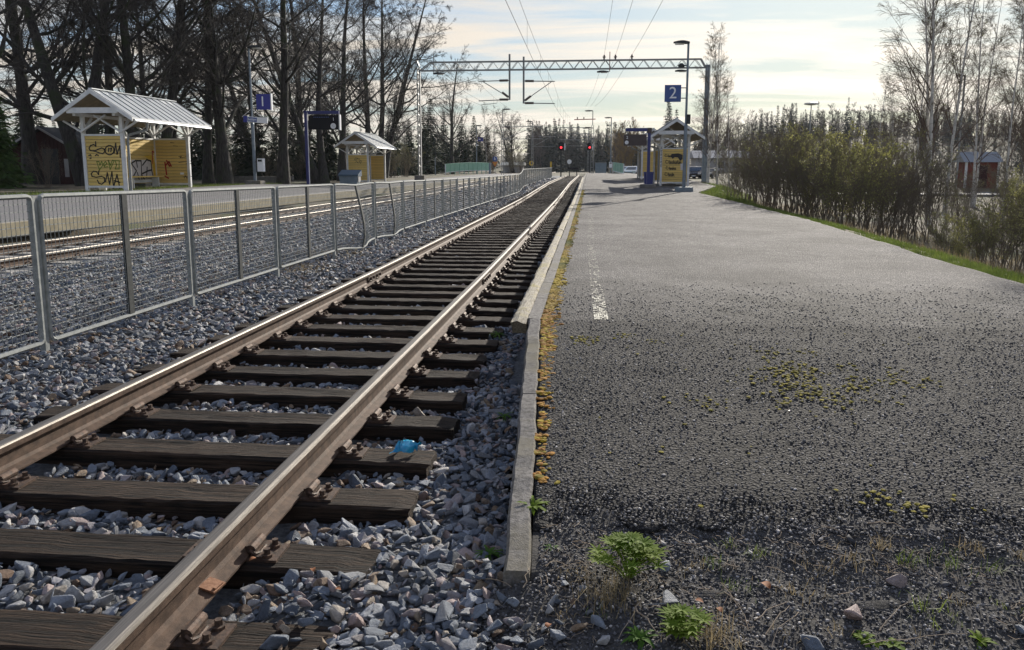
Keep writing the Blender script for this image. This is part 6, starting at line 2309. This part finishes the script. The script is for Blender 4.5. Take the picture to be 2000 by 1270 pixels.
sz = lambda x, y: float(soil_z(np.array(atZ(x, y, -.03)[0]), np.array(atZ(x, y, -.03)[1])))
rosette('dandelion', 1040, 992, .035, 17, .085, .010, 'bright green dandelion rosette on the end of the kerb', seed=3)
lupine('lupine', 1226, 1135, sz(1226, 1135) - .01, 44, .155, .045, 'leafy lupine clump with star-shaped leaves beside two stones', seed=4, material='leaf_fresh')
lupine('lupine', 1335, 1245, sz(1335, 1245) - .01, 24, .085, .044, 'small lupine low in the picture below the rounded stone', seed=5, material='leaf_fresh')
rosette('yarrow', 1250, 1250, sz(1250, 1250), 26, .07, .008, 'feathery blue-green weed left of the small lupine', material='leaf_deep', seed=6)
rosette('ballast_weed', 955, 1085, -.12, 22, .075, .007, 'dark green weed among the stones left of the kerb end', material='leaf_deep', seed=7)
rosette('ballast_weed', 985, 815, -.18, 16, .08, .008, 'shaded green weed between kerb and sleepers, halfway up the ramp', material='leaf_deep', seed=8)
rosette('ballast_weed', 972, 655, -.19, 14, .10, .009, 'small green weed by the end of the edge beam', material='leaf_deep', seed=9)
rosette('soil_weed', 1690, 1252, sz(1690, 1252), 13, .055, .011, 'fresh green weed below the flat bluish stone', seed=10)
rosette('soil_weed', 1740, 1262, sz(1740, 1262), 12, .05, .011, 'fresh green weed right of the first, at the bottom edge', seed=11)
rosette('soil_weed', 1915, 1255, sz(1915, 1255), 9, .05, .010, 'fresh green weed in the lower right corner', seed=12)
rosette('soil_weed', 1078, 1075, sz(1078, 1075), 8, .05, .005, 'thin dull weed just right of the kerb end', material='leaf_deep', seed=14)
WX = [(1120, 1120), (1160, 1205), (1440, 1150), (1530, 1240), (1600, 1110), (1640, 1240), (1770, 1100), (1780, 1250), (1830, 1205), (1880, 1180), (1960, 1190), (1090, 1200), (1350, 1110), (1395, 1100), (1720, 1070), (1900, 1075)]
WX.sort()
for k, (a, b) in enumerate(WX):
    tuft('grass_tuft', a, b, sz(a, b), random.randint(10, 40), random.uniform(.025, .06), .0012, nth(k) + ' small scattered tuft on the gravel, counted from the kerb', random.choice(('grass', 'dry_grass', 'dry_grass')), spread=random.uniform(.015, .05), lean=.9)
for k, (a, b, n, h, w, m_, lab) in enumerate(((1475, 1085, 26, .06, .0014, 'grass', 'pale grass tuft on the broken asphalt edge'), (1560, 1160, 40, .05, .0014, 'dry_grass', 'half-dry grass tuft in the middle of the gravel'), (1675, 1100, 34, .055, .0014, 'dry_grass', 'yellowish grass tuft above the dark stone'),
                                              (1850, 1100, 60, .05, .0013, 'grass', 'thin green grass patch near the right asphalt edge'), (1940, 1115, 14, .07, .0022, 'grass', 'broad-bladed grass sprig near the right edge'), (1800, 1190, 12, .09, .002, 'grass', 'long-bladed grass sprig lying over the gravel'),
                                              (1990, 1090, 20, .06, .0014, 'dry_grass', 'dry tuft at the right edge of the picture'), (1385, 1250, 150, .07, .0013, 'dry_grass', 'mossy dry tuft right of the small lupine'), (1195, 1175, 130, .12, .0011, 'dry_grass', 'dead straw lying round the lupine clump'),
                                              (1420, 1065, 14, .04, .0012, 'grass', 'tiny tuft on the asphalt edge right of the lupine'), (560, 525, 160, .10, .003, 'dry_grass', 'dry weeds at the foot of the third fence post'), (388, 572, 60, .09, .003, 'dry_grass', 'dry weeds at the foot of the second fence post'),
                                              (650, 495, 150, .12, .0035, 'dry_grass', 'dry yellow weeds along the fence bottom before the bent panel'))):
    far = b < 700
    tuft('grass_tuft', a, b, -.15 if far else sz(a, b), n, h, w, lab, m_, spread=(.35 if a in (560, 650) else .12) if far else (.05 if n > 30 else .02), lean=.9)
# rocks
for k, (a, b, wpx, q, lab) in enumerate(((1297, 1110, 42, 2, 'grey stone half hidden behind the lupine'), (1313, 1182, 52, 5, 'rounded blue-grey stone below the lupine'), (1662, 1205, 64, 7, 'flat bluish stone lying on the fine gravel'), (1585, 1268, 60, 3, 'dark stone cut by the bottom edge'),
                                         (1748, 1140, 42, 9, 'dark mossy stone right of the grass tufts'), (1160, 1235, 60, 1, 'angular blue-grey stone at the end of the ballast'), (1998, 1240, 40, 8, 'grey stone at the right edge'))):
    P = atZ(a, b, sz(a, b))
    s = wpx * P[1] / FPX * 1.05
    o = link('rock', stones[q], None, None, (P[0], P[1], P[2] + s * .18), (random.uniform(-.3, .3), random.uniform(-.3, .3), random.uniform(0, 6)), (s, s, s * 1.1))
    tag(o, lab, 'rock', 'stones on the gravel')
# twigs
tl = [(1470, 1215, 1535, 1180), (1500, 1240, 1540, 1185), (1720, 1235, 1790, 1170), (1520, 1150, 1625, 1250), (1690, 1268, 1890, 1240), (1700, 1025, 1760, 1032), (1605, 1030, 1650, 1050), (1160, 1110, 1140, 1160), (1255, 1180, 1210, 1250),
      (1410, 1140, 1480, 1260), (930, 1135, 1000, 1150), (1020, 1150, 1038, 1110), (1440, 1180, 1400, 1160), (1850, 1130, 1900, 1150), (1240, 1190, 1290, 1250), (1560, 1200, 1500, 1262), (1640, 1165, 1700, 1150)]
tl.sort(key=lambda q: q[0] + q[2])
for k, (a, b, c, d) in enumerate(tl):
    P, Q = atZ(a, b, sz(a, b) + .008), atZ(c, d, sz(c, d) + .008)
    n_ = 6
    pts = [P + (Q - P) * t + np.array([random.gauss(0, .006), random.gauss(0, .006), .006 + .010 * math.sin(3.14 * t)]) for t in np.linspace(0, 1, n_)]
    r0 = random.uniform(.0013, .0032)
    o = MB().tube([tuple(p) for p in pts], [r0 * (1 - .6 * t) for t in np.linspace(0, 1, n_)], 5).build('twig', 'dead_twig')
    tag(o, nth(k) + ' dry fallen twig on the dark gravel, counted from the left', 'twig', 'fallen twigs on the gravel')
# dead straw trodden into the gravel
nS = 1100
X, Y = rng.uniform(-.15, 2.0, nS), rng.uniform(2.05, 2.98, nS)
kp = vnoise(X, Y, 4.5, 95) > .38
X, Y = X[kp], Y[kp]
a_ = rng.uniform(0, 6.28, len(X)); ln_ = rng.uniform(.015, .07, len(X))
tt = np.linspace(-.5, .5, 4)[None, :]
px3 = X[:, None] + np.cos(a_)[:, None] * ln_[:, None] * tt + rng.normal(0, .003, (len(X), 4))
py3 = Y[:, None] + np.sin(a_)[:, None] * ln_[:, None] * tt + rng.normal(0, .003, (len(X), 4))
pz3 = soil_z(px3, py3) + .008 + rng.uniform(0, .008, (len(X), 4))
sv_, sf_ = tubes(np.stack([px3, py3, pz3], -1), np.full((len(X), 4), .0010), 3)
tag(link('dead_straw', npmesh('dead_straw', sv_, sf_), 'dead_twig'), 'dead straw and stalks trodden into the gravel in front of the ramp', 'straw', kind='stuff')
# dead leaves
for k, (a, b, s, lab) in enumerate(((1488, 1138, .045, 'curled rust-red dead leaf on the gravel'), (1358, 1172, .03, 'small tan dead leaf beside the rounded stone'), (1067, 1226, .03, 'orange dead leaf among the last ballast stones'), (1410, 1195, .03, 'brown dead leaf near the bottom middle'),
                                    (610, 1110, .03, 'orange dead leaf on the ballast by the near rail'), (500, 1090, .03, 'brown dead leaf beside the rusty packing plate'), (655, 1150, .025, 'dead leaf lying between ballast stones'))):
    zz = -.12 if a < 1000 else sz(a, b)
    P = atZ(a, b, zz + .02)
    r = np.random.default_rng(100 + k)
    v, f = leaf_strip(r, (0, 0, 0), (1, .2, .5), s, s * .35, .35, K=5)
    o = link('dead_leaf', npmesh('dead_leaf', v, f), 'dead_leaf', None, tuple(P), (0, 0, r.uniform(0, 6)))
    tag(o, lab, 'leaf', 'dead leaves')
# blue plastic wrapper
P = atZ(795, 880, -.15)
r = np.random.default_rng(5)
gx, gy = np.meshgrid(np.linspace(-.09, .05, 12), np.linspace(-.03, .035, 7))
gz_ = .07 * vnoise(gx, gy, 34, 3) + .03 * vnoise(gx, gy, 70, 4)
v = np.stack([gx + .06 * vnoise(gx, gy, 30, 5), gy + .06 * vnoise(gx, gy, 34, 8), gz_], -1).reshape(-1, 3)
ix = np.arange(84).reshape(7, 12)
f = np.stack([ix[:-1, :-1], ix[:-1, 1:], ix[1:, 1:], ix[1:, :-1]], -1).reshape(-1, 4)
o = link('plastic_wrapper', npmesh('plastic_wrapper', v, f), 'plastic_blue', None, (P[0] - .02, P[1] + .02, -.20), (R_(20), 0, .1))
tag(o, 'crumpled blue plastic wrapper lying beside a sleeper end', 'wrapper')


# ------------------------------------------------------------------ faint spring haze over the whole place
hz = MB().box((20, 440, 19.5), (900, 930, 45)).build('haze', None)
hm = bpy.data.materials.new('haze')
hm.use_nodes = True
ht_ = hm.node_tree
ht_.nodes.clear()
hv = N(ht_, 'ShaderNodeVolumePrincipled')
hv.inputs['Color'].default_value = (0.86, 0.90, 0.96, 1)
hv.inputs['Density'].default_value = 0.00016
hv.inputs['Anisotropy'].default_value = 0.0
ho = N(ht_, 'ShaderNodeOutputMaterial')
L(ht_, hv.outputs[0], ho.inputs['Volume'])
hz.data.materials.append(hm)
tag(hz, kind='stuff')
